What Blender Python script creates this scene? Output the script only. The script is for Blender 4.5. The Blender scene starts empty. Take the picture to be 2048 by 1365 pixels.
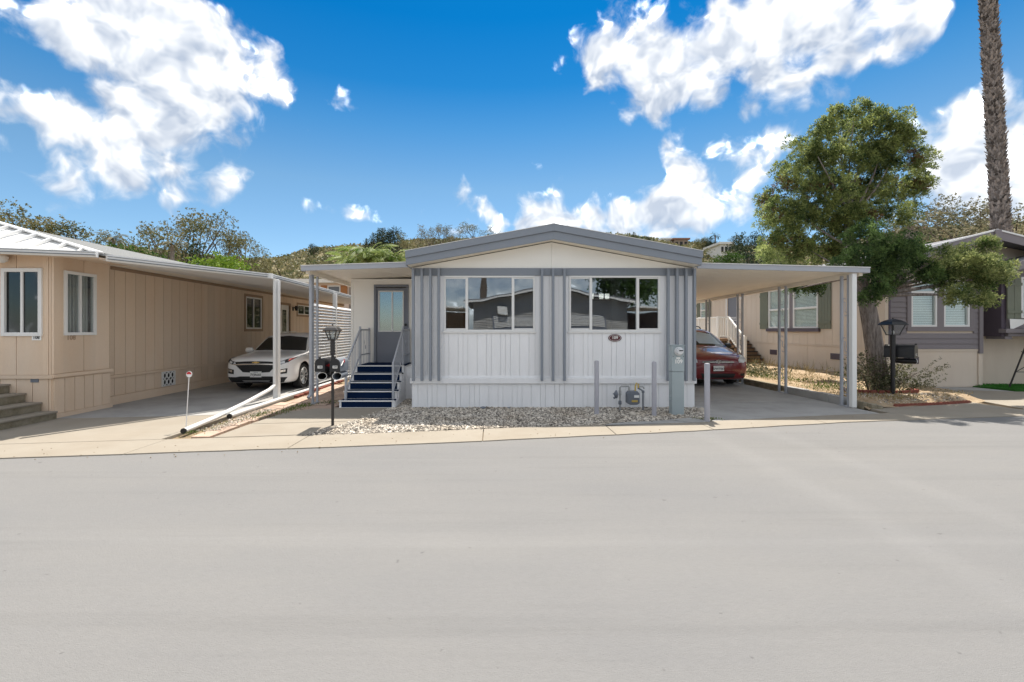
import bpy, bmesh, math, random
import numpy as np
from mathutils import Vector, Matrix
from mathutils.bvhtree import BVHTree

random.seed(7)
rng = np.random.default_rng(11)
scene = bpy.context.scene
COL = scene.collection

# ------------------------------------------------------------------ camera
FP, CX, CY, EYE = 910.0, 985.0, 660.0, 1.69        # focal length in photo pixels, vanishing point, eye height
cam_data = bpy.data.cameras.new('camera')
cam_data.sensor_width = 36.0
cam_data.lens = 36.0 * FP / 2048.0
cam_data.shift_x = (1024.0 - CX) / 2048.0
cam_data.shift_y = -(682.5 - CY) / 2048.0
cam_data.clip_start = 0.1
cam_data.clip_end = 3000.0
cam = bpy.data.objects.new('camera', cam_data)
cam.location = (0, 0, EYE)
cam.rotation_euler = (math.radians(90), 0, 0)
COL.objects.link(cam)
scene.camera = cam

def PX(px, Y): return (px - CX) / FP * Y
def PZ(py, Y): return EYE - (py - CY) / FP * Y

# ------------------------------------------------------------------ light and sky
SUN = Vector((0.10, 0.405, 1.0)).normalized()
sun_data = bpy.data.lights.new('sun', 'SUN')
sun_data.energy = 2.35
sun_data.angle = math.radians(0.53)
sun_data.color = (1.0, 0.93, 0.83)
sun = bpy.data.objects.new('sun', sun_data)
sun.rotation_euler = (-SUN).to_track_quat('-Z', 'Y').to_euler()
sun.location = (0, 0, 40)
COL.objects.link(sun)

vs = scene.view_settings
vs.view_transform = 'Standard'
vs.look = 'None'
vs.gamma = 1.0
vs.use_curve_mapping = False
vs.exposure = 1.74
scene.cycles.max_bounces = 6
scene.cycles.diffuse_bounces = 4
scene.cycles.transparent_max_bounces = 10
scene.cycles.sample_clamp_indirect = 6.0
scene.cycles.use_denoising = True

world = bpy.data.worlds.new('World')
scene.world = world
world.use_nodes = True

def build_sky(SKY_STRENGTH=0.12):
    nt = world.node_tree
    N, L = nt.nodes, nt.links
    N.clear()
    world.cycles.sampling_method = 'MANUAL'
    world.cycles.sample_map_resolution = 256
    out = N.new('ShaderNodeOutputWorld')
    bg = N.new('ShaderNodeBackground')
    bg.inputs['Strength'].default_value = SKY_STRENGTH
    L.new(bg.outputs[0], out.inputs[0])
    sky = N.new('ShaderNodeTexSky')
    sky.sky_type = 'NISHITA'
    sky.sun_disc = False
    sky.sun_elevation = math.asin(SUN.z)
    sky.sun_rotation = math.atan2(SUN.x, SUN.y)
    sky.altitude = 50
    sky.air_density = 1.0
    sky.dust_density = 0.35
    sky.ozone_density = 2.2
    tc = N.new('ShaderNodeTexCoord')
    d = tc.outputs['Generated']
    def math_(op, a, b=None, c=None, clamp=False):
        n = N.new('ShaderNodeMath'); n.operation = op; n.use_clamp = clamp
        for i, v in enumerate((a, b, c)):
            if v is None: continue
            if isinstance(v, (int, float)): n.inputs[i].default_value = v
            else: L.new(v, n.inputs[i])
        return n.outputs[0]
    def vec(op, a, b=None):
        n = N.new('ShaderNodeVectorMath'); n.operation = op
        for i, v in enumerate((a, b)):
            if v is None: continue
            if isinstance(v, tuple): n.inputs[i].default_value = v
            else: L.new(v, n.inputs[i])
        return n.outputs['Value'] if op in ('LENGTH', 'DOT_PRODUCT') else n.outputs['Vector']
    def maprange(v, a, b, c, e, smooth=True):
        n = N.new('ShaderNodeMapRange')
        n.interpolation_type = 'SMOOTHSTEP' if smooth else 'LINEAR'
        for nm, val in (('From Min', a), ('From Max', b), ('To Min', c), ('To Max', e)):
            n.inputs[nm].default_value = val
        L.new(v, n.inputs['Value'])
        return n.outputs[0]
    def noise(coord, scale, detail, rough, color=False):
        n = N.new('ShaderNodeTexNoise'); n.inputs['Scale'].default_value = scale
        n.inputs['Detail'].default_value = detail; n.inputs['Roughness'].default_value = rough
        L.new(coord, n.inputs['Vector']); return n.outputs['Color' if color else 'Fac']
    sep = N.new('ShaderNodeSeparateXYZ'); L.new(d, sep.inputs[0])
    az = math_('ARCTAN2', sep.outputs[0], sep.outputs[1])
    el = math_('ARCSINE', sep.outputs[2])
    comb = N.new('ShaderNodeCombineXYZ'); L.new(az, comb.inputs[0]); L.new(el, comb.inputs[1])
    ae = comb.outputs[0]
    # cumulus groups: direction (from photo pixel), angular half-sizes, thickness
    blobs = [
        (130, 50, 120, 70, 1.0), (330, 20, 170, 75, 1.05), (210, 120, 120, 60, .9), (330, 130, 150, 70, 1.0), (430, 120, 70, 100, .95),
        (370, 225, 125, 60, .95), (235, 275, 120, 42, .95), (50, 280, 100, 60, .9), (20, 370, 100, 40, .7),
        (250, 330, 130, 26, .78), (370, 378, 80, 30, .75), (200, 378, 70, 16, .48), (330, 322, 45, 18, .66), (450, 345, 75, 16, .55),
        (575, 165, 38, 22, .62), (662, 175, 42, 15, .62), (535, 215, 17, 24, .56), (725, 415, 55, 16, .58), (905, 384, 40, 9, .52),
        (980, 432, 75, 30, .78), (640, 440, 60, 18, .55), (120, 400, 110, 28, .5), (560, 330, 60, 20, .35),
        (1200, 60, 45, 40, .8), (1230, 130, 95, 36, .9), (1330, 90, 100, 75, .95), (1450, 50, 110, 70, 1.0), (1590, 30, 120, 60, 1.0),
        (1740, 40, 150, 80, 1.0), (1570, 118, 78, 44, .95), (1350, 190, 105, 40, .95), (1430, 140, 80, 26, .85), (1460, 195, 45, 12, .62),
        (1355, 330, 50, 48, .95), (1410, 375, 72, 40, .92), (1480, 392, 40, 13, .7), (1105, 425, 65, 46, 1.0), (1300, 440, 115, 50, 1.0), (1440, 430, 80, 26, .72), (1170, 455, 70, 18, .62),
        (1570, 290, 65, 48, .9), (1870, 240, 55, 18, .62), (1965, 250, 80, 62, .98), (1920, 330, 90, 62, .95), (2050, 330, 100, 95, 1.0), (1890, 405, 100, 50, .9), (2040, 430, 110, 60, .9)]
    # coverage table: azimuth profiles held by colour ramps (three elevation rows each), blended by elevation
    AZ0, AZ1, EL0, EL1 = -0.92, 0.98, 0.10, 0.66
    azs = np.linspace(AZ0, AZ1, 32); els = np.linspace(EL0, EL1, 9)
    def cover(a, e_):
        best = 0.0
        for (px, py, rx, ry, s) in blobs:
            vx, vz = (px - CX) / FP, (CY - py) / FP
            r = math.hypot(vx, 1.0)
            a0, e0 = math.atan2(vx, 1.0), math.atan2(vz, r)
            sx = max(rx / FP / (1 + vx * vx), .035); sy = max(ry / FP / (r * (1 + (vz / r) ** 2)), .032)
            best = max(best, s * (1 - .52 * math.hypot((a - a0) / sx, (e_ - e0) / sy)))
        return min(1.0, best)
    T = [[cover(a, e_) for a in azs] for e_ in els]
    def ramp_lut(stops, fac):
        n = N.new('ShaderNodeValToRGB'); c_ = n.color_ramp; c_.interpolation = 'LINEAR'
        while len(c_.elements) < len(stops): c_.elements.new(.5)
        for el_, (p, col) in zip(c_.elements, stops): el_.position = p
        for el_, (p, col) in zip(c_.elements, stops): el_.color = (*col, 1)
        L.new(fac, n.inputs[0]); return n.outputs[0]
    def field(coord):
        sp = N.new('ShaderNodeSeparateXYZ'); L.new(coord, sp.inputs[0])
        ua = maprange(sp.outputs[0], AZ0, AZ1, 0, 1, False); ue = maprange(sp.outputs[1], EL0, EL1, 0, 1, False)
        acc = None
        for g in range(3):
            prof = ramp_lut([(i / 31, tuple(T[3 * g + k][i] for k in range(3))) for i in range(32)], ua)
            wts = ramp_lut([(j / 8, tuple(1.0 if j == 3 * g + k else 0.0 for k in range(3))) for j in range(9)], ue)
            dd = vec('DOT_PRODUCT', prof, wts)
            acc = dd if acc is None else math_('ADD', acc, dd)
        return acc
    wn = noise(d, 9.0, 2.0, 0.6, True)
    wob = vec('SUBTRACT', wn, (.5, .5, .5))
    wae = vec('ADD', ae, vec('MULTIPLY', wob, (.16, .12, 0)))
    base = field(wae)
    above = field(vec('ADD', wae, (0, .055, 0)))
    under = math_('SUBTRACT', above, base)
    # directions outside the frame: unseen cloud added, mostly bright to fill the shade
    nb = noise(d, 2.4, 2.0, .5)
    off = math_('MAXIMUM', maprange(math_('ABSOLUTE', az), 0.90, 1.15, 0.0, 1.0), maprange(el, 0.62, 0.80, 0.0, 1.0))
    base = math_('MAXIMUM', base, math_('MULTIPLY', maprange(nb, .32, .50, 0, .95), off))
    warp = vec('ADD', d, vec('MULTIPLY', wob, (.07, .07, .07)))
    v1 = N.new('ShaderNodeTexVoronoi'); v1.feature = 'F1'; v1.inputs['Scale'].default_value = 15.0
    L.new(warp, v1.inputs['Vector'])
    p0 = math_('ADD', math_('MULTIPLY', math_('SUBTRACT', .5, v1.outputs['Distance']), .62), math_('MULTIPLY', math_('SUBTRACT', noise(warp, 17.0, 5.0, .60), .5), 1.15))
    l0 = noise(warp, 17.0, 3.0, .55); l1 = noise(vec('ADD', warp, (.004, .006, .020)), 17.0, 3.0, .55)
    dens = math_('ADD', base, math_('MULTIPLY', p0, .60))
    alpha = maprange(dens, .31, .62, 0, 1)
    rel = math_('SUBTRACT', l0, l1)
    # relief of the tops, and the base of each cloud is greyer than its crown
    lit = math_('SUBTRACT', maprange(rel, -.17, .17, .12, 1.0, False), math_('ADD', math_('MULTIPLY', maprange(dens, .75, 1.3, 0, 1), .16), math_('MULTIPLY', maprange(under, -.12, .30, 0, 1, False), .42)))
    ramp = N.new('ShaderNodeValToRGB')
    cr = ramp.color_ramp
    cr.elements[0].position = 0.0; cr.elements[0].color = (CL0[0], CL0[1], CL0[2], 1)
    cr.elements[1].position = 1.0; cr.elements[1].color = (CL2[0], CL2[1], CL2[2], 1)
    e = cr.elements.new(.42); e.color = (CL1[0], CL1[1], CL1[2], 1)
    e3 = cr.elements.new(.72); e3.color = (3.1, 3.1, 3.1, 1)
    L.new(lit, ramp.inputs[0])
    fade = maprange(el, 0.0, 0.30, .66, 1.0)
    fac = math_('MULTIPLY', math_('MULTIPLY', alpha, fade), .98)
    # clear sky: polarised deep blue aloft, pale at the horizon
    grade = N.new('ShaderNodeValToRGB'); gr = grade.color_ramp
    gr.elements[0].position = 0.0; gr.elements[0].color = (*SG[0], 1)
    gr.elements[1].position = .60; gr.elements[1].color = (*SG[2], 1)
    e = gr.elements.new(.30); e.color = (*SG[1], 1)
    e = gr.elements.new(.41); e.color = (.105, .262, .328, 1)
    e = gr.elements.new(.49); e.color = (.028, .212, .318, 1)
    L.new(el, grade.inputs[0])
    clear = N.new('ShaderNodeMix'); clear.data_type = 'RGBA'; clear.blend_type = 'MULTIPLY'; clear.inputs[0].default_value = 1.0
    L.new(sky.outputs[0], clear.inputs[6]); L.new(grade.outputs[0], clear.inputs[7])
    mix = N.new('ShaderNodeMix'); mix.data_type = 'RGBA'
    L.new(fac, mix.inputs[0])
    L.new(clear.outputs[2], mix.inputs[6]); L.new(ramp.outputs[0], mix.inputs[7])
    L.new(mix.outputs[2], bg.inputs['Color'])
CL0, CL1, CL2 = (1.35, 1.55, 1.88), (2.25, 2.36, 2.52), (11.0, 11.4, 12.0)  # brightest cloud tone raised past white to fill the shade
SG = [(.315, .35, .39), (.225, .312, .328), (.004, .186, .312)]
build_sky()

# ------------------------------------------------------------------ materials
MATS = {}
def mat(name, color, rough=0.7, var=0.12, vscale=2.0, fine=0.0, fscale=60.0, bump=0.0, bscale=80.0, metal=0.0, spec=0.5,
        coat=0.0, tint=None, tint_amt=0.0, tscale=0.7, stretch=(1, 1, 1), island=0.0, emit=None, trans=0.0, orand=0.0):
    m = bpy.data.materials.new(name); m.use_nodes = True
    nt = m.node_tree; N, L = nt.nodes, nt.links
    b = N['Principled BSDF']
    geo = N.new('ShaderNodeNewGeometry')
    mp = N.new('ShaderNodeMapping'); mp.inputs['Scale'].default_value = stretch
    L.new(geo.outputs['Position'], mp.inputs[0])
    P = mp.outputs[0]
    def noise(sc, det=5.0, ro=0.6):
        n = N.new('ShaderNodeTexNoise'); n.inputs['Scale'].default_value = sc; n.inputs['Detail'].default_value = det
        n.inputs['Roughness'].default_value = ro
        L.new(P, n.inputs['Vector']); return n.outputs['Fac']
    def M_(op, a, b_):
        n = N.new('ShaderNodeMath'); n.operation = op
        for i, v in enumerate((a, b_)):
            if isinstance(v, (int, float)): n.inputs[i].default_value = v
            else: L.new(v, n.inputs[i])
        return n.outputs[0]
    mul = M_('MULTIPLY_ADD', noise(vscale), var * 2); mul.node.inputs[2].default_value = 1 - var
    if fine:
        f = M_('MULTIPLY_ADD', noise(fscale, 3.0, .7), fine * 2); f.node.inputs[2].default_value = 1 - fine
        mul = M_('MULTIPLY', mul, f)
    if island:
        f = M_('MULTIPLY_ADD', geo.outputs['Random Per Island'], island * 2); f.node.inputs[2].default_value = 1 - island
        mul = M_('MULTIPLY', mul, f)
    if orand:
        oi = N.new('ShaderNodeObjectInfo')
        f = M_('MULTIPLY_ADD', oi.outputs['Random'], orand * 2); f.node.inputs[2].default_value = 1 - orand
        mul = M_('MULTIPLY', mul, f)
    col = N.new('ShaderNodeMix'); col.data_type = 'RGBA'
    col.inputs[6].default_value = (*color, 1)
    if tint is not None:
        r = N.new('ShaderNodeMapRange'); r.inputs['From Min'].default_value = .42; r.inputs['From Max'].default_value = .68
        r.inputs['To Max'].default_value = tint_amt
        L.new(noise(tscale, 6.0, .65), r.inputs['Value']); L.new(r.outputs[0], col.inputs[0])
        col.inputs[7].default_value = (*tint, 1)
    else:
        col.inputs[0].default_value = 0
    sc = N.new('ShaderNodeVectorMath'); sc.operation = 'SCALE'
    L.new(col.outputs[2], sc.inputs[0]); L.new(mul, sc.inputs['Scale'])
    L.new(sc.outputs[0], b.inputs['Base Color'])
    b.inputs['Roughness'].default_value = rough
    b.inputs['Metallic'].default_value = metal
    b.inputs['Specular IOR Level'].default_value = spec
    if coat:
        b.inputs['Coat Weight'].default_value = coat; b.inputs['Coat Roughness'].default_value = .04
    if bump:
        bn = N.new('ShaderNodeBump'); bn.inputs['Strength'].default_value = bump; bn.inputs['Distance'].default_value = .02
        L.new(noise(bscale, 4.0, .65), bn.inputs['Height']); L.new(bn.outputs[0], b.inputs['Normal'])
    if emit:
        b.inputs['Emission Color'].default_value = (*emit[0], 1); b.inputs['Emission Strength'].default_value = emit[1]
    if trans:
        o = N['Material Output']
        t = N.new('ShaderNodeBsdfTranslucent'); L.new(sc.outputs[0], t.inputs[0])
        mx = N.new('ShaderNodeMixShader'); mx.inputs[0].default_value = trans
        L.new(b.outputs[0], mx.inputs[1]); L.new(t.outputs[0], mx.inputs[2]); L.new(mx.outputs[0], o.inputs[0])
    MATS[name] = m
    return m

def leaf_mat(name, dark, light, third=None, nscale=1.2, trans=.3, rough=.55):
    m = bpy.data.materials.new(name); m.use_nodes = True
    nt = m.node_tree; N, L = nt.nodes, nt.links
    b = N['Principled BSDF']; o = N['Material Output']
    geo = N.new('ShaderNodeNewGeometry')
    n = N.new('ShaderNodeTexNoise'); n.inputs['Scale'].default_value = nscale; n.inputs['Detail'].default_value = 3
    L.new(geo.outputs['Position'], n.inputs['Vector'])
    a = N.new('ShaderNodeMath'); a.operation = 'MULTIPLY_ADD'; a.inputs[1].default_value = .55; 
    L.new(geo.outputs['Random Per Island'], a.inputs[0])
    s = N.new('ShaderNodeMath'); s.operation = 'MULTIPLY_ADD'; s.inputs[1].default_value = 1.5; s.inputs[2].default_value = -.52
    L.new(n.outputs['Fac'], s.inputs[0]); L.new(s.outputs[0], a.inputs[2])
    r = N.new('ShaderNodeValToRGB'); cr = r.color_ramp
    cr.elements[0].color = (*dark, 1); cr.elements[1].color = (*light, 1)
    cr.elements[0].position = .12; cr.elements[1].position = 1.0
    if third:
        e = cr.elements.new(.97); e.color = (*third, 1)
    L.new(a.outputs[0], r.inputs[0])
    L.new(r.outputs[0], b.inputs['Base Color'])
    b.inputs['Roughness'].default_value = rough
    b.inputs['Specular IOR Level'].default_value = .3
    t = N.new('ShaderNodeBsdfTranslucent'); L.new(r.outputs[0], t.inputs[0])
    mx = N.new('ShaderNodeMixShader'); mx.inputs[0].default_value = trans
    L.new(b.outputs[0], mx.inputs[1]); L.new(t.outputs[0], mx.inputs[2]); L.new(mx.outputs[0], o.inputs[0])
    MATS[name] = m
    return m

def glass_mat(name, refl=.32, tint=(.55, .6, .6), wav=.06, wscale=1.6):
    m = bpy.data.materials.new(name); m.use_nodes = True
    nt = m.node_tree; N, L = nt.nodes, nt.links
    N.remove(N['Principled BSDF']); o = N['Material Output']
    g = N.new('ShaderNodeBsdfGlossy'); g.inputs['Roughness'].default_value = .015; g.inputs[0].default_value = (.92, .96, 1, 1)
    t = N.new('ShaderNodeBsdfTransparent'); t.inputs[0].default_value = (*tint, 1)
    lw = N.new('ShaderNodeLayerWeight'); lw.inputs[0].default_value = .5
    pw = N.new('ShaderNodeMath'); pw.operation = 'POWER'; pw.inputs[1].default_value = 5.0; L.new(lw.outputs['Facing'], pw.inputs[0])
    ad = N.new('ShaderNodeMath'); ad.operation = 'MULTIPLY_ADD'; ad.use_clamp = True; ad.inputs[1].default_value = .6; ad.inputs[2].default_value = refl + .02
    L.new(pw.outputs[0], ad.inputs[0])
    geo = N.new('ShaderNodeNewGeometry')
    n = N.new('ShaderNodeTexNoise'); n.inputs['Scale'].default_value = wscale; n.inputs['Detail'].default_value = 1
    L.new(geo.outputs['Position'], n.inputs['Vector'])
    bn = N.new('ShaderNodeBump'); bn.inputs['Strength'].default_value = wav; bn.inputs['Distance'].default_value = .1
    L.new(n.outputs['Fac'], bn.inputs['Height']); L.new(bn.outputs[0], g.inputs['Normal'])
    mx = N.new('ShaderNodeMixShader'); L.new(ad.outputs[0], mx.inputs[0])
    L.new(t.outputs[0], mx.inputs[1]); L.new(g.outputs[0], mx.inputs[2]); L.new(mx.outputs[0], o.inputs[0])
    MATS[name] = m
    return m

def asphalt_mat():
    m = mat('asphalt', (.199, .1965, .193), .93, .05, .45, .10, 45, .5, 140, tint=(.165, .167, .172), tint_amt=.75, tscale=.30, stretch=(.35, 1, 1), spec=.25)
    nt = m.node_tree; N, L = nt.nodes, nt.links; b = N['Principled BSDF']
    src = b.inputs['Base Color'].links[0].from_socket
    geo = N.new('ShaderNodeNewGeometry')
    def tex(scale, stretch, det=4):
        mp = N.new('ShaderNodeMapping'); mp.inputs['Scale'].default_value = stretch; mp.inputs['Rotation'].default_value = (0, 0, -.13)
        L.new(geo.outputs['Position'], mp.inputs[0]); n = N.new('ShaderNodeTexNoise'); n.inputs['Scale'].default_value = scale; n.inputs['Detail'].default_value = det
        n.inputs['Roughness'].default_value = .65
        L.new(mp.outputs[0], n.inputs['Vector']); return n.outputs['Fac']
    def rng_(v, a, b_, c, d):
        r = N.new('ShaderNodeMapRange'); r.interpolation_type = 'SMOOTHSTEP'
        for nm, val in (('From Min', a), ('From Max', b_), ('To Min', c), ('To Max', d)): r.inputs[nm].default_value = val
        L.new(v, r.inputs['Value']); return r.outputs[0]
    def mul(a, b_):
        n = N.new('ShaderNodeMath'); n.operation = 'MULTIPLY'; L.new(a, n.inputs[0]); L.new(b_, n.inputs[1]); return n.outputs[0]
    fac = rng_(tex(1.0, (.10, 2.2, 1), 6), .50, .72, 1.0, .90)            # long scuffed streaks along the street
    fac = mul(fac, rng_(tex(1.3, (.05, 1.2, 1), 3), .52, .70, 1.0, 1.06))
    fac = mul(fac, rng_(tex(260, (1, 1, 1), 2), .30, .70, .84, 1.16))      # aggregate
    fac = mul(fac, rng_(tex(9.0, (1, 1, 1), 2), .70, .76, 1.0, .72))       # small stains
    sep = N.new('ShaderNodeSeparateXYZ'); L.new(geo.outputs['Position'], sep.inputs[0])
    wob = N.new('ShaderNodeMath'); wob.operation = 'MULTIPLY_ADD'; wob.inputs[1].default_value = .5; L.new(tex(.6, (1, 1, 1), 2), wob.inputs[0]); L.new(sep.outputs[0], wob.inputs[2])
    for x0 in (3.62, 4.85):                                              # paler wheel paths turning out of the carport
        d_ = N.new('ShaderNodeMath'); d_.operation = 'SUBTRACT'; L.new(wob.outputs[0], d_.inputs[0]); d_.inputs[1].default_value = x0
        ab = N.new('ShaderNodeMath'); ab.operation = 'ABSOLUTE'; L.new(d_.outputs[0], ab.inputs[0])
        fac = mul(fac, rng_(ab.outputs[0], .02, .30, 1.05, 1.0))
    sc = N.new('ShaderNodeVectorMath'); sc.operation = 'SCALE'; L.new(src, sc.inputs[0]); L.new(fac, sc.inputs['Scale'])
    L.new(sc.outputs[0], b.inputs['Base Color'])
asphalt_mat()
mat('concrete_sun', (.292, .262, .218), .9, .10, .9, .07, 70, .3, 90, tint=(.25, .215, .17), tint_amt=.6, tscale=1.1, spec=.25)
mat('concrete_grey', (.37, .365, .355), .9, .12, .8, .07, 70, .3, 90, tint=(.27, .265, .255), tint_amt=.75, tscale=1.3, spec=.25)
mat('concrete_old', (.27, .24, .18), .95, .25, 4, .2, 50, .6, 60, tint=(.14, .115, .07), tint_amt=.8, tscale=5, spec=.2)
mat('earth', (.26, .20, .13), .95, .25, 1.5, .25, 30, .6, 40, spec=.15)
mat('dry_soil', (.40, .31, .21), .95, .25, 2.5, .3, 40, .8, 45, tint=(.22, .15, .09), tint_amt=.8, tscale=1.6, spec=.15)
mat('gravel_base', (.16, .15, .14), .95, .3, 20, .3, 90, spec=.2)
mat('paver', (.44, .33, .26), .9, .16, 4, .12, 60, .3, 70, orand=.12, tint=(.30, .22, .18), tint_amt=.6, tscale=3, spec=.2)
mat('red_brick', (.22, .075, .055), .9, .2, 8, .15, 60, .4, 70, spec=.2)
mat('white_siding', (.83, .835, .85), .55, .05, 1.2, .03, 50, .08, 60, orand=.015, tint=(.77, .775, .785), tint_amt=.6, tscale=2.2, stretch=(2.5, 2.5, .6))
mat('cream_panel', (.88, .865, .82), .55, .04, 1.0, .02, 40)
mat('awning_under', (.88, .82, .71), .5, .04, .8, .02, 40, tint=(.78, .70, .58), tint_amt=.5, tscale=.8)
mat('grey_trim', (.222, .248, .288), .5, .05, 1.5, .03, 50, .05, 60)
mat('grey_metal', (.37, .39, .43), .45, .06, 3, .03, 50)
mat('door_grey', (.18, .195, .235), .42, .04, 1.5)
mat('white_metal', (.74, .74, .73), .35, .03, 2, .02, 40)
mat('alu', (.62, .63, .63), .35, .05, 3, metal=.6)
mat('tan_siding', (.71, .57, .44), .75, .10, 1.0, .08, 40, .25, 70, orand=.05, tint=(.60, .43, .29), tint_amt=.6, tscale=.5, stretch=(2, 2, .5))
mat('tan_trim', (.33, .225, .15), .7, .08, 2, .05, 50)
mat('beige_siding', (.64, .55, .455), .75, .08, .8, .05, 50, .15, 70, tint=(.57, .47, .37), tint_amt=.5, tscale=.7, stretch=(2, 2, .5))
mat('plum_siding', (.20, .178, .188), .6, .06, 1.5, .05, 50, .1, 60)
mat('plum_dark', (.085, .068, .09), .55, .08, 2, .04, 50)
mat('olive_shutter', (.16, .175, .13), .65, .10, 3, .06, 40)
mat('shingle', (.185, .19, .19), .92, .12, 6, .3, 30, .5, 40, spec=.2)
mat('shingle_dark', (.20, .20, .215), .92, .12, 6, .3, 30, .5, 40, spec=.2)
mat('blue_carpet', (.005, .017, .055), .95, .18, 6, .25, 120, .5, 160, spec=.1)
mat('black_paint', (.012, .012, .014), .38, .1, 3)
mat('black_plastic', (.012, .012, .013), .6, .1, 3)
mat('rubber', (.018, .018, .019), .85, .1, 6)
mat('bronze_post', (.03, .027, .026), .45, .15, 5)
mat('bollard_paint', (.36, .36, .40), .6, .07, 5, .05, 60)
mat('utility_green', (.34, .40, .42), .5, .06, 3, .03, 60)
mat('meter_grey', (.14, .16, .19), .55, .15, 8, .1, 60)
mat('pipe_old', (.33, .34, .34), .6, .25, 12, .15, 60)
mat('yellow_tag', (.5, .36, .09), .6, .1, 8)
mat('plate_white', (.78, .78, .76), .5, .03, 4)
mat('ink', (.01, .01, .012), .6, .05, 4)
mat('ink_blue', (.02, .03, .14), .6, .05, 4)
mat('sign_red', (.085, .012, .018), .4, .1, 8)
mat('paint_white', (.84, .84, .835), .35, .02, 2, coat=.8)
mat('paint_red', (.175, .005, .011), .3, .05, 2, coat=1.0)
mat('chrome', (.75, .75, .76), .12, .02, 3, metal=1.0)
mat('gold', (.62, .44, .17), .25, .05, 3, metal=.8)
mat('lamp_lens', (.62, .64, .66), .12, .1, 18, coat=1.0)
mat('amber_lens', (.45, .03, .015), .2, .1, 10, coat=1.0)
mat('pale_blue', (.55, .68, .78), .25, .08, 6)
mat('flag_red', (.5, .015, .02), .5, .08, 5)
mat('interior_wall', (.62, .62, .60), .8, .05, 2)
mat('interior_floor', (.16, .12, .09), .6, .15, 3)
mat('curtain', (.72, .71, .68), .8, .08, 5, trans=.25)
mat('blind', (.80, .86, .84), .5, .04, 4)
mat('lamp_glow', (.9, .9, .88), .4, .02, 2, emit=((1, .95, .85), .7))
mat('orange_shutter', (.36, .16, .06), .7, .1, 4)
mat('pale_stucco', (.60, .50, .44), .85, .05, 1, .04, 30)
mat('far_white', (.66, .65, .62), .8, .06, .5)
mat('far_tan', (.36, .28, .22), .8, .08, .5)
mat('far_roof', (.28, .15, .11), .9, .15, 2)
mat('bark', (.29, .255, .235), .95, .25, 3, .5, 12, 1.0, 12, tint=(.10, .08, .07), tint_amt=.9, tscale=7, stretch=(3, 3, .45), spec=.15)
mat('bark_dark', (.13, .105, .085), .95, .25, 4, .3, 18, .8, 20, spec=.15)
mat('palm_scale', (.20, .17, .15), .9, .2, 6, .2, 50, .4, 40, island=.75, spec=.2)
mat('stone_pale', (.47, .43, .375), .9, .1, 10, .2, 80, .3, 90, island=.75, tint=(.30, .25, .19), tint_amt=.7, tscale=1.6, spec=.25)
mat('hill_soil', (.20, .165, .105), .95, .3, .06, .2, .5, tint=(.10, .105, .045), tint_amt=.9, tscale=.05, spec=.1)
mat('turf_green', (.03, .115, .02), .9, .2, 8, .3, 80, spec=.15)
mat('box_brown', (.24, .15, .09), .85, .15, 8)
mat('bulb', (.75, .75, .72), .3, .05, 4)
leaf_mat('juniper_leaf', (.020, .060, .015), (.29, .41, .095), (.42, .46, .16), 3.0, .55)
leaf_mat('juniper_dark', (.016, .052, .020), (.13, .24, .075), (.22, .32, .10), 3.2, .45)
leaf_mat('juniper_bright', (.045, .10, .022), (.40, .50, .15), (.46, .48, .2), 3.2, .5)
leaf_mat('dry_leaf', (.10, .055, .025), (.24, .145, .07), None, 2)
leaf_mat('euc_leaf', (.036, .060, .020), (.17, .225, .075), (.26, .22, .10), .25, .5)
leaf_mat('euc_grey', (.065, .082, .042), (.20, .21, .115), (.26, .22, .14), .25, .45)
leaf_mat('pine_leaf', (.012, .026, .014), (.055, .08, .035), None, .3)
leaf_mat('green_leaf', (.022, .06, .010), (.10, .18, .03), None, .4)
leaf_mat('lime_leaf', (.06, .14, .012), (.26, .36, .04), None, .8)
leaf_mat('palm_leaf', (.045, .11, .012), (.22, .36, .06), (.36, .42, .14), .7, .45)
leaf_mat('palm_dull', (.06, .06, .025), (.20, .18, .09), None, .5)
leaf_mat('cypress_leaf', (.006, .018, .011), (.022, .046, .024), None, .6)
leaf_mat('scrub_leaf', (.055, .085, .028), (.23, .235, .10), (.31, .26, .15), .10)
leaf_mat('shrub_leaf', (.022, .045, .012), (.15, .17, .055), (.30, .28, .17), 2.5)
leaf_mat('dry_grass', (.20, .15, .06), (.42, .34, .17), None, 3)
leaf_mat('weed_leaf', (.04, .085, .014), (.19, .25, .05), None, 3)
leaf_mat('turf_blade', (.03, .14, .018), (.08, .29, .045), None, 3)
glass_mat('window_glass', .21, (.56, .60, .61), .028, 1.4)
glass_mat('dark_glass', .05, (.10, .12, .12), .02, 2.0)
glass_mat('door_glass', .22, (.6, .62, .62), .03, 1.5)
glass_mat('curtain_glass', .05, (.82, .85, .85), .03, 1.5)
glass_mat('clear_glass', .05, (.9, .93, .93), .03, 1.5)
glass_mat('car_glass', .09, (.045, .055, .055), .0, 2.0)
glass_mat('lantern_glass', .03, (.8, .82, .82), .0, 2.0)

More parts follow.
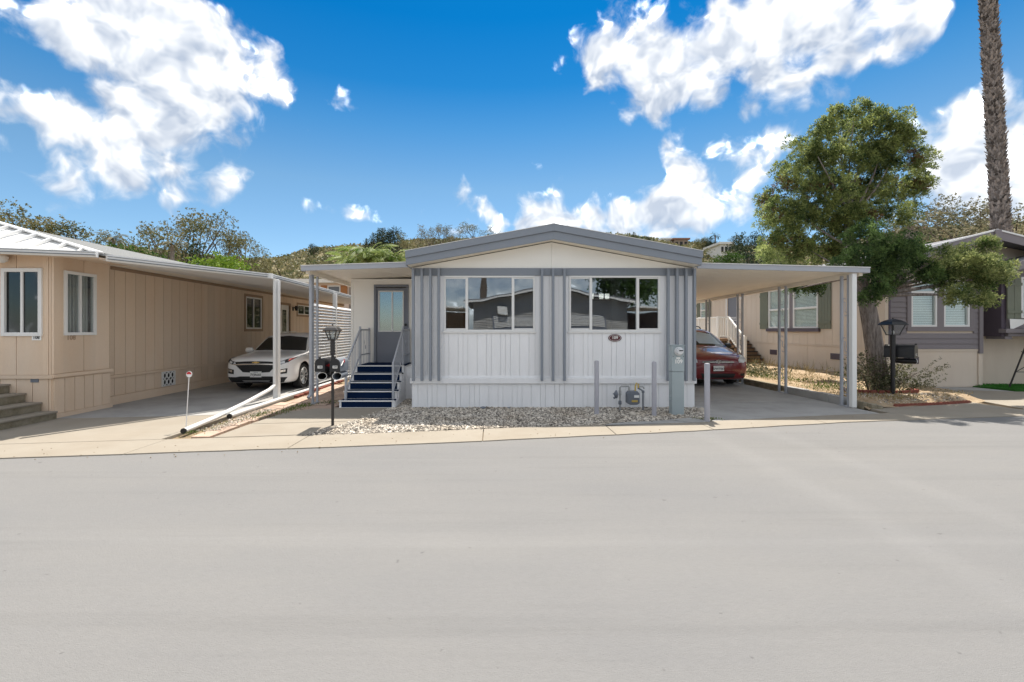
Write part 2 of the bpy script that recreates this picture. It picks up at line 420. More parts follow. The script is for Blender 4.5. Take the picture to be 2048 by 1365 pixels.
# ------------------------------------------------------------------ builders
ORG = {}
class MB:
    def __init__(s): s.v = []; s.f = []
    def quad(s, *p):
        n = len(s.v); s.v += [tuple(q) for q in p]; s.f.append(tuple(range(n, n + len(p)))); return s
    def box(s, x0, x1, y0, y1, z0, z1):
        n = len(s.v)
        s.v += [(x0, y0, z0), (x1, y0, z0), (x1, y1, z0), (x0, y1, z0), (x0, y0, z1), (x1, y0, z1), (x1, y1, z1), (x0, y1, z1)]
        s.f += [tuple(n + i for i in q) for q in ((0, 3, 2, 1), (4, 5, 6, 7), (0, 1, 5, 4), (1, 2, 6, 5), (2, 3, 7, 6), (3, 0, 4, 7))]
        return s
    def hexa(s, p):      # eight corners in box order
        n = len(s.v); s.v += [tuple(q) for q in p]
        s.f += [tuple(n + i for i in q) for q in ((0, 3, 2, 1), (4, 5, 6, 7), (0, 1, 5, 4), (1, 2, 6, 5), (2, 3, 7, 6), (3, 0, 4, 7))]
        return s
    def prism(s, poly, off):     # polygon of 3D points pushed along a vector
        n = len(s.v); k = len(poly); o = Vector(off)
        s.v += [tuple(p) for p in poly] + [tuple(Vector(p) + o) for p in poly]
        s.f.append(tuple(range(n + k - 1, n - 1, -1))); s.f.append(tuple(range(n + k, n + 2 * k)))
        for i in range(k):
            j = (i + 1) % k
            s.f.append((n + i, n + j, n + k + j, n + k + i))
        return s
    def tube(s, pts, r, n=8, cap=True):
        pts = [Vector(p) for p in pts]; m = len(pts)
        rs = r if isinstance(r, (list, tuple)) else [r] * m
        base = len(s.v); up = None
        for i, p in enumerate(pts):
            t = (pts[min(i + 1, m - 1)] - pts[max(i - 1, 0)]).normalized()
            if up is None:
                up = Vector((0, 0, 1)) if abs(t.z) < .9 else Vector((1, 0, 0))
            a = t.cross(up)
            if a.length < 1e-4: a = t.cross(Vector((0, 1, .01)))
            a.normalize(); b = a.cross(t).normalized(); up = b
            for k in range(n):
                w = 2 * math.pi * (k + .5) / n
                s.v.append(tuple(p + (a * math.cos(w) + b * math.sin(w)) * rs[i]))
        for i in range(m - 1):
            for k in range(n):
                k2 = (k + 1) % n
                s.f.append((base + i * n + k, base + i * n + k2, base + (i + 1) * n + k2, base + (i + 1) * n + k))
        if cap:
            s.f.append(tuple(base + k for k in range(n - 1, -1, -1)))
            s.f.append(tuple(base + (m - 1) * n + k for k in range(n)))
        return s
    def bar(s, a, b, w, h=None):    # square bar between two points
        h = h or w
        a, b = Vector(a), Vector(b); t = (b - a).normalized()
        up = Vector((0, 0, 1)) if abs(t.z) < .95 else Vector((0, 1, 0))
        sx = t.cross(up).normalized() * w / 2; sy = sx.cross(t).normalized() * h / 2
        return s.hexa([a - sx - sy, a + sx - sy, a + sx + sy, a - sx + sy, b - sx - sy, b + sx - sy, b + sx + sy, b - sx + sy])
    def lathe(s, prof, c, n=16, axis='z'):
        base = len(s.v); c = Vector(c)
        for (r, h) in prof:
            for k in range(n):
                w = 2 * math.pi * k / n; a, b = r * math.cos(w), r * math.sin(w)
                p = {'z': (a, b, h), 'y': (a, h, b), 'x': (h, a, b)}[axis]
                s.v.append(tuple(c + Vector(p)))
        for i in range(len(prof) - 1):
            for k in range(n):
                k2 = (k + 1) % n
                s.f.append((base + i * n + k, base + i * n + k2, base + (i + 1) * n + k2, base + (i + 1) * n + k))
        s.f.append(tuple(base + k for k in range(n - 1, -1, -1)))
        s.f.append(tuple(base + (len(prof) - 1) * n + k for k in range(n)))
        return s
    def mesh(s, name):
        me = bpy.data.meshes.new(name); me.from_pydata(s.v, [], s.f); me.update(); return me
    def build(s, name, m, parent=None, smooth=False, bevel=0.0, label=None, angle=35):
        v = np.array(s.v, dtype=float)
        c = (v.min(0) + v.max(0)) / 2
        if parent is None: c[2] = v[:, 2].min()
        me = bpy.data.meshes.new(name)
        me.from_pydata((v - c).tolist(), [], s.f)
        bm = bmesh.new(); bm.from_mesh(me); bmesh.ops.recalc_face_normals(bm, faces=bm.faces); bm.to_mesh(me); bm.free()
        me.materials.append(MATS[m] if isinstance(m, str) else m)
        return link(name, me, Vector(c), parent, smooth, bevel, label, angle)

def link(name, me, c, parent=None, smooth=False, bevel=0.0, label=None, angle=35):
    o = bpy.data.objects.new(name, me); COL.objects.link(o)
    c = Vector(c)
    if parent is not None:
        o.parent = parent; o.location = c - ORG[parent]
    else:
        o.location = c
    ORG[o] = c
    if smooth:
        me.shade_smooth()
        me.set_sharp_from_angle(angle=math.radians(angle))
    if bevel:
        b = o.modifiers.new('bevel', 'BEVEL'); b.width = bevel; b.segments = 2; b.limit_method = 'ANGLE'
    if label: o['label'] = label
    return o

def thing(name, loc, label, cat, group=None, local=False, rotz=0.0):
    o = bpy.data.objects.new(name, None); o.empty_display_size = .2; COL.objects.link(o)
    o.location = loc; o.rotation_euler = (0, 0, rotz)
    ORG[o] = Vector((0, 0, 0)) if local else Vector(loc)
    o['label'] = label; o['category'] = cat
    if group: o['group'] = group
    return o
def tag(o, label, cat, group=None, kind=None):
    o['label'] = label; o['category'] = cat
    if group: o['group'] = group
    if kind: o['kind'] = kind
    return o
def struct(o):
    o['kind'] = 'structure'; return o
def stuff(o, label=None, cat=None):
    o['kind'] = 'stuff'
    if label: o['label'] = label
    if cat: o['category'] = cat
    return o

def text_part(body, size, parent, loc, m, name='lettering', rot=(math.pi / 2, 0, 0), extrude=.001, align='CENTER', sx=1.0, bold=0.0):
    cu = bpy.data.curves.new('t', 'FONT'); cu.body = body; cu.size = size; cu.extrude = extrude; cu.offset = bold
    cu.align_x = align; cu.align_y = 'CENTER'; cu.resolution_u = 3
    t = bpy.data.objects.new('t', cu); COL.objects.link(t)
    dg = bpy.context.evaluated_depsgraph_get(); dg.update()
    me = bpy.data.meshes.new_from_object(t.evaluated_get(dg))
    bpy.data.objects.remove(t); bpy.data.curves.remove(cu)
    from mathutils import Euler
    me.transform(Euler(rot).to_matrix().to_4x4() @ Matrix.Diagonal((sx, 1, 1, 1)))
    me.materials.clear(); me.materials.append(MATS[m])
    return link(name, me, loc, parent)

def quads_mesh(name, C, U, V, m, parent=None, smooth=False, tri=False):
    """many loose leaf faces: centre C, half axes U and V (numpy n x 3)"""
    n = len(C)
    if tri:
        P = np.stack([C - U, C + U, C + V], 1).reshape(-1, 3); k = 3
    else:
        P = np.stack([C - U, C - V * .15 - U * .0 - V * .35, C + U, C + V], 1).reshape(-1, 3); k = 4
    me = bpy.data.meshes.new(name)
    me.vertices.add(n * k); me.loops.add(n * k); me.polygons.add(n)
    c = (P.min(0) + P.max(0)) / 2
    me.vertices.foreach_set('co', (P - c).astype(np.float32).ravel())
    me.loops.foreach_set('vertex_index', np.arange(n * k, dtype=np.int32))
    me.polygons.foreach_set('loop_start', np.arange(0, n * k, k, dtype=np.int32))
    me.polygons.foreach_set('loop_total', np.full(n, k, dtype=np.int32))
    me.update(calc_edges=True)
    me.materials.append(MATS[m])
    return link(name, me, Vector(c), parent)

def unit(a): return a / np.maximum(np.linalg.norm(a, axis=1, keepdims=True), 1e-6)
def rand_dirs(n): return unit(rng.normal(size=(n, 3)))

# ------------------------------------------------------------------ ground, road, pavements
EDGE = [(-40, 1.6), (-16, 4.6), (-6.45, 5.96), (-1.21, 6.69), (3.19, 7.54), (6.53, 8.31), (10.4, 8.9), (20, 9.9), (60, 12.5)]
def edge(x): return float(np.interp(x, [p[0] for p in EDGE], [p[1] for p in EDGE]))
struct(MB().quad((-700, -300, -.04), (700, -300, -.04), (700, 900, -.04), (-700, 900, -.04)).build('ground', 'earth'))
mb = MB()
xs = [-60, -40] + [x for x in np.arange(-16, 20.1, .25)] + [40, 60]
for a, b in zip(xs[:-1], xs[1:]):
    wob = lambda x: .02 * math.sin(x * 3.1) + .012 * math.sin(x * 7.7 + 1)
    mb.quad((a, -6.5, 0), (b, -6.5, 0), (b, edge(b) + .03 + wob(b), 0), (a, edge(a) + .03 + wob(a), 0))
struct(mb.build('road', 'asphalt'))

def slab(poly, z, m, parent, name='slab', t=.08):
    c = Vector((sum(p[0] for p in poly) / len(poly), sum(p[1] for p in poly) / len(poly)))
    q = []
    for p in poly:
        d = Vector(p) - c; q.append(((c + d * (1 - .006 / max(d.length, .1)))))
    return MB().prism([(p[0], p[1], z - t) for p in q], (0, 0, t)).build(name, m, parent, bevel=.006)

apron = bpy.data.objects.new('gutter_pavement', None); COL.objects.link(apron); ORG[apron] = Vector((0, 0, 0)); apron['kind'] = 'structure'
ax = [-16, -11.5, -8.2, -4.98, -2.9, -.15, 1.98, 3.72, 6.0, 8.0, 11.1, 14.5, 20]
for a, b in zip(ax[:-1], ax[1:]):
    n = 6; d = .8 if a < 1 else .62
    front = [(x, edge(x) - .02 + .010 * math.sin(x * 9)) for x in np.linspace(a, b, n)]
    back = [(x, 9.68 + (x - 8) * .27 if 8 <= a < 11 else edge(x) + d) for x in np.linspace(b, a, 3)]
    slab(front + back, .016, 'concrete_sun', apron)
# driveway of the neighbour on the left
drive_l = bpy.data.objects.new('left_driveway', None); COL.objects.link(drive_l); ORG[drive_l] = Vector((0, 0, 0)); drive_l['kind'] = 'structure'
slab([(-8.6, edge(-8.6) + .82), (-5.08, edge(-5.08) + .82), (-5.05, 9.0), (-8.6, 8.55)], .014, 'concrete_sun', drive_l)
slab([(-14, edge(-14) + .82), (-8.62, edge(-8.62) + .82), (-8.62, 8.58), (-14, 8.58)], .014, 'concrete_sun', drive_l)
for a, b in ((8.6, 11.6), (11.6, 15.2), (15.2, 19), (19, 24)):
    slab([(-8.6, a if a > 8.6 else 8.56), (-5.06, a if a > 8.6 else 9.02), (-5.06, b), (-8.6, b)], .014, 'concrete_grey', drive_l)
# entry walk to the steps
walk = bpy.data.objects.new('entry_walk', None); COL.objects.link(walk); ORG[walk] = Vector((0, 0, 0)); walk['kind'] = 'structure'
slab([(-4.36, edge(-4.36) + .84), (-2.92, edge(-2.92) + .84), (-2.70, 7.75), (-2.52, 8.35), (-4.33, 8.1)], .014, 'concrete_sun', walk)
slab([(-4.33, 8.12), (-2.52, 8.37), (-2.2, 9.25), (-2.12, 9.85), (-3.6, 9.85), (-4.2, 9.3)], .014, 'concrete_sun', walk)
# right carport floor
drive_r = bpy.data.objects.new('right_driveway', None); COL.objects.link(drive_r); ORG[drive_r] = Vector((0, 0, 0)); drive_r['kind'] = 'structure'
slab([(4.05, 8.36), (6.0, edge(6) + .64), (7.78, edge(7.78) + .64), (7.76, 10.6), (4.38, 10.6)], .014, 'concrete_grey', drive_r)
for a, b in ((10.62, 14.2), (14.22, 18), (18.02, 22)):
    slab([(4.38, a), (7.76, a), (7.76, b), (4.38, b)], .014, 'concrete_grey', drive_r)
slab([(11.3, edge(11.3) + .64), (20, edge(20) + .64), (20, 12.2), (14.2, 12.35), (12.3, 12.9), (11.6, 11.2)], .014, 'concrete_sun', drive_r)
slab([(12.35, 12.95), (14.2, 12.37), (14.0, 13.7), (11.9, 13.7)], .014, 'concrete_grey', drive_r)
# brick paver strip
pav = bpy.data.objects.new('paver_strip', None); COL.objects.link(pav); ORG[pav] = Vector((0, 0, 0)); pav['kind'] = 'structure'
def paver(x0, x1, y0, y1):
    z = .012 + random.uniform(-.006, .008)
    MB().box(x0 + .006, x1 - .006, y0 + .006, y1 - .006, z - .06, z).build('paver', 'paver', pav, bevel=.004)
y = 7.15
while y < 13.6:
    x1 = -4.40 if y < 9.0 else -3.42
    x = -4.90 + (.15 if int(y * 10) % 2 else 0)
    while x < x1 - .1:
        paver(x, min(x + .30, x1), y, y + .42); x += .30
    y += .42
# soil base under gravel bed
struct(MB().prism([(-3.0, 7.18, -.02), (-.7, 7.62, -.02), (1.0, 7.95, -.02), (4.05, 8.4, -.02), (4.37, 9.85, -.02), (-2.1, 9.85, -.02)], (0, 0, .03)).build('gravel_bed', 'gravel_base'))
struct(MB().box(-2.1, -1.7, 9.86, 12, -.02, .012).build('gravel_strip', 'gravel_base'))

# ------------------------------------------------------------------ main house
YF, HX0, HX1 = 9.80, -1.74, 4.36
house = thing('white_mobile_home', (1.3, YF, 0), 'white mobile home with low grey gable roof, grey battens and two wide windows', 'house')
W = [.105, .2, .105, .105, .2, .2]
def planks(parent, x0, x1, yf, depth, z0, z1, m='white_siding', name='siding_plank', widths=W, gap=.005, axis='x', face=1):
    x = x0; i = 0
    while x < x1 - .005:
        w = widths[i % len(widths)]; e = min(x + w, x1); 
        if x1 - e < .05: e = x1
        if axis == 'x': mb = MB().box(x + gap / 2, e - gap / 2, yf, yf + depth, z0, z1)
        else: mb = MB().box(yf - depth if face > 0 else yf, yf if face > 0 else yf + depth, x + gap / 2, e - gap / 2, z0, z1)
        mb.build(name, m, parent); x = e; i += 1
wx = [(PX(888, YF), PX(1070, YF)), (PX(1138, YF), PX(1320, YF))]
WZ0, WZ1 = PZ(663, YF), PZ(552, YF)
# backing walls round the window openings
bw = MB()
for a, b in ((HX0, wx[0][0]), (wx[0][1], wx[1][0]), (wx[1][1], HX1)):
    bw.box(a, b, YF + .022, YF + .10, .62, WZ1)
for a, b in wx: bw.box(a, b, YF + .022, YF + .10, .62, WZ0)
bw.box(HX0, HX1, YF + .022, YF + .10, -.05, .6195)
wall = bw.build('front_wall', 'white_siding', house)
planks(wall, HX0 + .03, HX1 - .03, YF, .021, -.04, .535, name='skirt_plank')
for a, b in wx: planks(wall, a, b, YF, .021, .66, WZ0)
planks(wall, HX0 + .03, wx[0][0], YF, .021, .66, WZ1)
planks(wall, wx[0][1], wx[1][0], YF, .021, .66, WZ1)
planks(wall, wx[1][1], HX1 - .03, YF, .021, .66, WZ1)
MB().box(HX0 - .03, HX1 + .02, YF - .045, YF + .02, .535, .655).build('ledge', 'white_siding', wall, bevel=.006)
MB().box(HX0 - .01, HX1 + .005, YF - .015, YF + .02, .656, .69).build('ledge_lip', 'white_siding', wall, bevel=.004)
MB().box(HX0 + .0, HX0 + .03, YF - .012, YF + .09, .69, 3.02).build('corner_trim', 'white_siding', wall)
MB().box(HX0 + .02, HX1 - .01, YF - .028, YF + .05, WZ1, 3.015).build('header_band', 'grey_trim', wall, bevel=.004)
side = MB().box(HX1 - .1, HX1, YF + .101, 24, -.05, 3.05); side.build('side_wall', 'white_siding', house)
sw = MB().box(HX0, HX0 + .1, YF + .101, 24, -.05, 3.05); sw.build('side_wall', 'white_siding', house)
MB().box(HX0, HX1, 24, 24.1, -.05, 3.05).build('rear_wall', 'white_siding', house)
# gable wall
RX = 1.27
def roof_z(x, base=3.306): return base + (3.05 - abs(x - RX)) * .1836
for (a, b) in ((HX0, RX - .0015), (RX + .0015, HX1)):
    MB().prism([(a, YF, 3.016), (b, YF, 3.016), (b, YF, roof_z(b) - .29), (a, YF, roof_z(a) - .29)], (0, .05, 0)).build('gable_panel', 'cream_panel', house)
for px in (828, 845, 862, 878.5, 1083, 1105, 1127.5, 1333, 1350.5, 1368.5, 1385):
    x = PX(px, YF)
    MB().box(x - .026, x + .026, YF - .125, YF - .047, .60, 3.0).build('batten', 'grey_trim', house, bevel=.004)
# windows
for k, (a, b) in enumerate(wx):
    w = MB().box(a, b, YF - .02, YF + .06, WZ0, WZ0 + .035).box(a, b, YF - .02, YF + .06, WZ1 - .04, WZ1 - .001).box(a, a + .04, YF - .02, YF + .06, WZ0 + .035, WZ1 - .04).box(b - .04, b, YF - .02, YF + .06, WZ0 + .035, WZ1 - .04).build('window', 'white_metal', house, bevel=.004)
    ms = [(933.6, 1026), (1181.6, 1275.5)][k]
    m1, m2 = PX(ms[0], YF), PX(ms[1], YF)
    for m_ in (m1, m2): MB().box(m_ - .028, m_ + .028, YF - .012, YF + .05, WZ0 + .036, WZ1 - .041).build('mullion', 'white_metal', w, bevel=.004)
    for p, q, yy in ((a + .041, m1 - .029, .012), (m1 + .029, m2 - .029, .03), (m2 + .029, b - .041, .012)):
        MB().box(p, q, YF + yy, YF + yy + .006, WZ0 + .036, WZ1 - .041).build('pane', 'window_glass', w)
    for p, q in ((a + .042, m1 - .03), (m2 + .03, b - .042)):
        MB().box(p, q, YF + .0, YF + .03, WZ0 + .037, WZ0 + .062).box(p, q, YF + .0, YF + .03, WZ1 - .066, WZ1 - .042).build('sash_rail', 'white_metal', w)
    MB().box(a - .03, b + .03, YF - .035, YF - .001, WZ0 - .035, WZ0 - .001).build('sill', 'white_metal', w, bevel=.004)
# room behind the glass
room = MB().box(HX0 + .12, HX1 - .12, 14.0, 14.08, .7, 3.0).box(HX0 + .102, HX0 + .14, YF + .12, 14, .7, 3.0).box(HX1 - .14, HX1 - .102, YF + .12, 14, .7, 3.0).box(HX0 + .12, HX1 - .12, YF + .12, 14, 3.0, 3.04).build('room_wall', 'interior_wall', house)
MB().box(HX0 + .12, HX1 - .12, YF + .12, 14, .66, .7).build('room_floor', 'interior_floor', house)
for i in range(7):
    x = PX(892, YF) + i * .05
    MB().hexa([(x, 10.02, 1.6), (x + .012, 10.02, 1.6), (x + .05, 10.09, 1.6), (x + .038, 10.09, 1.6), (x, 10.02, 2.86), (x + .012, 10.02, 2.86), (x + .05, 10.09, 2.86), (x + .038, 10.09, 2.86)]).build('blind_slat', 'curtain', house)
MB().box(3.15, 3.35, 12.0, 12.2, .7, 3.0).build('room_column', 'interior_wall', house)
# hanging lamp seen through the right window, and a recessed ceiling lamp
ch = thing('hanging_lamp', (2.72, 11.5, 2.98), 'three-shade hanging lamp glowing inside the right front window', 'lamp')
MB().tube([(2.72, 11.5, 2.99), (2.72, 11.5, 2.50)], .008, 6).build('rod', 'black_paint', ch)
MB().box(2.42, 2.98, 11.485, 11.515, 2.425, 2.45).build('arm', 'black_paint', ch)
for x in (2.49, 2.75, 2.90):
    MB().lathe([(.05, 2.47), (.055, 2.60)], (x, 11.44 + .06 * (x > 2.6), 0), 12).build('shade', 'lamp_glow', ch, smooth=True)
tag(MB().lathe([(.07, 2.985), (.075, 2.997)], (PX(943, 11.2), 11.2, 0), 16).build('ceiling_light', 'lamp_glow'), 'small round recessed ceiling light inside the left front window', 'lamp')
# roof with two-tier fascia
YR = 9.40
roof = MB()
for s in (-1, 1):
    e = RX + s * 3.06
    roof.prism([(RX, YR + .03, 3.866), (e, YR + .03, 3.306), (e, YR + .03, 3.20), (RX, YR + .03, 3.76)], (0, 15, 0))
roof.build('roof', 'shingle', house)
for s in (-1, 1):
    e = RX + s * 3.07
    MB().prism([(RX, YR - .03, 3.874), (e, YR - .03, 3.312), (e, YR - .03, 3.17), (RX, YR - .03, 3.732)], (0, .06, 0)).build('upper_fascia', 'grey_trim', house, bevel=.004)
    MB().prism([(RX, YR, 3.731), (e - s * .01, YR, 3.171), (e - s * .01, YR, 3.027), (RX, YR, 3.56)], (0, .035, 0)).build('lower_fascia', 'grey_trim', house, bevel=.004)
    MB().prism([(RX, YR + .036, 3.61), (e - s * .03, YR + .036, 3.05), (e - s * .03, YR + .036, 3.035), (RX, YR + .036, 3.595)], (0, .40, 0)).build('soffit', 'awning_under', house)
    MB().box(min(e, e - s * .03), max(e, e - s * .03), YR + .04, 24, 3.03, 3.29).build('eave_gutter', 'grey_trim', house)
    MB().prism([(RX, YR - .036, 3.886), (e + s * .012, YR - .036, 3.322), (e + s * .012, YR - .036, 3.312), (RX, YR - .036, 3.875)], (0, .12, 0)).build('drip_edge', 'white_metal', house)
# enclosed entry beside the house with the door
YD, EX0 = 11.9, PX(703, 11.9)
dx0, dx1 = PX(750.5, YD), PX(815, YD)
ent = MB().box(EX0, dx0, YD, YD + .1, 0, 3.02).box(dx1, HX0 - .002, YD, YD + .1, 0, 3.02).box(dx0, dx1, YD, YD + .1, 2.81, 3.02).box(dx0, dx1, YD, YD + .1, 0, .82).box(EX0, EX0 + .1, YD + .101, 20, 0, 3.02).build('entry_wall', 'cream_panel', house)
MB().box(EX0 - .012, EX0 + .05, YD - .012, YD - .001, .0, 3.02).build('corner_trim', 'cream_panel', ent)
dz0, dz1 = .825, 2.81
gx0, gx1, gz0, gz1 = PX(757, YD), PX(807.7, YD), PZ(664, YD), PZ(582, YD)
door = MB().box(dx0 + .03, gx0, YD + .0, YD + .045, dz0, dz1 - .03).box(gx1, dx1 - .03, YD, YD + .045, dz0, dz1 - .03).box(gx0, gx1, YD, YD + .045, dz0, gz0).box(gx0, gx1, YD, YD + .045, gz1, dz1 - .03).build('door', 'door_grey', house)
MB().box(dx0 - .03, dx0 + .029, YD - .03, YD - .001, dz0, dz1).box(dx1 - .029, dx1 + .03, YD - .03, YD - .001, dz0, dz1).box(dx0 - .03, dx1 + .03, YD - .03, YD - .001, dz1 + .001, dz1 + .06).build('door_casing', 'door_grey', door)
mid = (gx0 + gx1) / 2 + .03
fr = MB().box(gx0, gx0 + .03, YD - .018, YD + .03, gz0, gz1).box(gx1 - .03, gx1, YD - .018, YD + .03, gz0, gz1).box(gx0 + .03, gx1 - .03, YD - .018, YD + .03, gz0, gz0 + .03).box(gx0 + .03, gx1 - .03, YD - .018, YD + .03, gz1 - .03, gz1).box(mid - .015, mid + .015, YD - .016, YD + .03, gz0 + .03, gz1 - .03).build('glass_frame', 'white_metal', door)
for p, q in ((gx0 + .031, mid - .016), (mid + .016, gx1 - .031)):
    MB().box(p, q, YD + .008, YD + .014, gz0 + .031, gz1 - .031).build('pane', 'door_glass', door)
MB().lathe([(.012, 0), (.012, -.04), (.03, -.045), (.033, -.065), (.02, -.08)], (PX(812, YD), YD - .001, PZ(650, YD)), 14, 'y').build('door_knob', 'black_paint', door, smooth=True)
MB().box(-3.5, -1.9, 13.4, 13.45, .8, 3.0).build('entry_inner_wall', 'interior_wall', house)

# steps up to the door
ST = thing('entry_steps', (-2.7, 10.6, 0), 'five blue carpeted entry steps with white edges leading to the grey door', 'steps')
sx0, sx1 = -3.30, -2.12
for i in range(5):
    y0 = 9.80 + i * .27; z1 = .168 * (i + 1); in_ = .035 * (i > 0)
    a, b = (sx0, sx1) if i == 0 else (sx0 + .02, sx1 - .0)
    end = YD - .005
    st = MB().box(a, b, y0, min(y0 + .272, end) if i < 4 else end, z1 - .168 if i == 0 else z1 - .20, z1 - .03).build('step', 'white_siding', ST)
    MB().box(a - .012, b + .012, y0 - .025, y0 + .012, z1 - .026, z1).build('nosing', 'white_metal', st, bevel=.004)
    MB().box(a + .05, b - .05, y0 - .014, y0 - .001, z1 - .160, z1 - .027).build('riser_carpet', 'blue_carpet', st)
    MB().box(a + .01, b - .01, y0 + .013, (y0 + .268) if i < 4 else end, z1 - .029, z1 - .004).build('tread_carpet', 'blue_carpet', st)
MB().box(sx0, sx1, 9.784, 9.80, 0, .022).build('base_strip', 'white_metal', ST)
# plank-sided cheek under the steps, facing the house
for i in range(11):
    y0 = 9.82 + i * .188; n = min(4, int((y0 - 9.80) / .27)); z1 = .168 * (n + 1) - .03
    MB().box(sx1 + .001, sx1 + .02, y0 + .004, y0 + .184, 0, z1 - .002).build('cheek_plank', 'white_siding', ST)
MB().box(sx1 + .022, HX0 - .01, 11.0, YD - .005, .70, .80).build('landing', 'white_siding', ST)
MB().box(sx1 + .022, HX0 - .012, 10.97, 11.0, 0, .80).build('landing_front', 'white_siding', ST)

def stair_rail(x, label):
    R = thing('stair_railing', (x, 10.6, .17), label, 'railing', 'railings of the entry steps')
    zb = lambda y: .168 * (min(4, max(0, int((y - 9.80) / .27))) + 1)
    f = lambda y: .95 + (y - 9.93) * (1.70 - .95) / (11.0 - 9.93)
    for (y, z1) in ((9.93, .985), (11.0, 1.77), (11.82, 1.74)):
        MB().box(x - .022, x + .022, y - .022, y + .022, zb(y), z1).build('newel', 'grey_metal', R, bevel=.004)
    MB().bar((x, 9.95, f(9.95)), (x, 10.98, f(10.98)), .035).build('handrail', 'grey_metal', R)
    MB().bar((x, 9.95, f(9.95) - .62), (x, 10.98, f(10.98) - .62), .025).build('lower_rail', 'grey_metal', R)
    MB().bar((x, 11.02, 1.69), (x, 11.80, 1.69), .035).build('handrail', 'grey_metal', R)
    MB().bar((x, 11.02, 1.08), (x, 11.80, 1.08), .025).build('lower_rail', 'grey_metal', R)
    for i in range(8):
        y = 9.95 + (i + 1) * .115
        MB().tube([(x, y, f(y) - .62), (x, y, f(y) - .01)], .008, 6).build('baluster', 'grey_metal', R)
    for i in range(5):
        y = 11.02 + (i + 1) * .13
        MB().tube([(x, y, .84), (x, y, 1.68)], .008, 6).build('baluster', 'grey_metal', R)
    MB().tube([(x, 11.41 + .07 * math.sin(t) * (1 - t / 9), 1.20 + .04 * t) for t in np.linspace(0, 7, 24)], .008, 5).build('scroll', 'grey_metal', R)
stair_rail(-3.2, 'grey metal stair railing on the mailbox side of the blue steps')
stair_rail(-2.17, 'grey metal stair railing on the house side of the blue steps')

# ------------------------------------------------------------------ awnings on posts
def awning(root, x_in, x_out, y0, y1, zin, zout, zdrop=0.0, fascia='grey_metal', t=.105, nribs=14):
    """pan roof: deck, underside pans, three fascias"""
    zi, zo = zin, zout
    def z(x, y): return zi + (zo - zi) * (x - x_in) / (x_out - x_in) - zdrop * (y - y0) / (y1 - y0)
    def hx(xa, xb, ya, yb, b, tp):
        return MB().hexa([(xa, ya, z(xa, ya) + b), (xb, ya, z(xb, ya) + b), (xb, yb, z(xb, yb) + b), (xa, yb, z(xa, yb) + b), (xa, ya, z(xa, ya) + tp), (xb, ya, z(xb, ya) + tp), (xb, yb, z(xb, yb) + tp), (xa, yb, z(xa, yb) + tp)])
    a, b = sorted((x_in, x_out))
    hx(a + .03, b - .03, y0 + .04, y1, .06, t - .01).build('deck', 'white_metal', root)
    # pans: long ribs across the awning
    n = int((y1 - y0) / .30)
    for i in range(n):
        ya = y0 + .05 + i * .30
        hx(a + .04, b - .04, ya, ya + .288, .045, .058).build('roof_pan', 'awning_under', root)
    hx(a, b, y0 - .005, y0 + .03, 0, t).build('front_fascia', fascia, root, bevel=.004)
    hx(a, b, y0 - .02, y0 + .03, t + .001, t + .016).build('drip_edge', 'white_metal', root)
    o0, o1 = (x_out, x_out + .05) if x_out < x_in else (x_out - .05, x_out)
    hx(o0, o1, y0 + .031, y1, 0, t).build('side_fascia', fascia, root)
    p0, p1 = (x_out + .06, x_out + .14) if x_out < x_in else (x_out - .14, x_out - .06)
    hx(p0, p1, y0 + .12, y1, -.05, .044).build('beam', 'awning_under', root)
    return z
def iron_post(root, x, ya, yb, z1, wa=.05, wb=.05, m='grey_metal', plate=True):
    P = MB().box(x - wa / 2, x + wa / 2, ya - wa / 2, ya + wa / 2, 0.01, z1).build('post', m, root, bevel=.003)
    MB().box(x - wb / 2, x + wb / 2, yb - wb / 2, yb + wb / 2, 0.01, z1).build('post', m, root, bevel=.003)
    if plate: MB().box(x - .05, x + .05, min(ya, yb) - .04, max(ya, yb) + .04, .01, .03).build('foot_plate', m, root)
    ym = (ya + yb) / 2; h = abs(yb - ya) / 2 - .03
    for k in range(3):
        zc = z1 * (.16 + .30 * k)
        pts = []
        for t in np.linspace(0, 1, 30):
            if t < .35: w = (1 - t / .35) * 4.6; r = h * (.35 + .5 * t / .35); pts.append((x, ym - h * .2 + r * math.cos(w + 1.2), zc - .16 + r * math.sin(w + 1.2)))
            elif t > .65: u = (t - .65) / .35; w = u * 4.6; r = h * (.85 - .5 * u); pts.append((x, ym + h * .2 - r * math.cos(w + 1.2), zc + .16 - r * math.sin(w + 1.2)))
        MB().tube(pts, .008, 5).build('scroll', m, P)
pa = thing('entry_awning', (-3, 10.2, 0), 'grey edged flat awning over the blue entry steps', 'awning')
awning(pa, HX0 - .01, -4.15, 9.85, 19.5, 3.045, 2.965)
iron_post(pa, -4.05, 10.25, 10.52, 2.93, .045, .045)
MB().tube([(-4.06, 10.17, 2.92), (-4.06, 10.17, .26), (-4.08, 10.08, .18)], .040, 12).build('downspout', 'grey_metal', pa, smooth=True)
ca = thing('carport_awning', (6.2, 12, 0), 'grey edged flat carport roof on scrolled posts over the red van', 'carport')
awning(ca, HX1 + .01, 8.05, 9.70, 19.0, 3.0, 2.905, .16)
for (a, b, z1) in ((9.90, 10.10, 2.88), (12.02, 12.30, 2.85), (14.11, 14.38, 2.81), (16.25, 16.5, 2.77)):
    iron_post(ca, 7.75, a, b, z1)
MB().box(7.70, 7.80, 9.735, 9.835, .02, 2.9).build('downspout', 'white_metal', ca, bevel=.01)

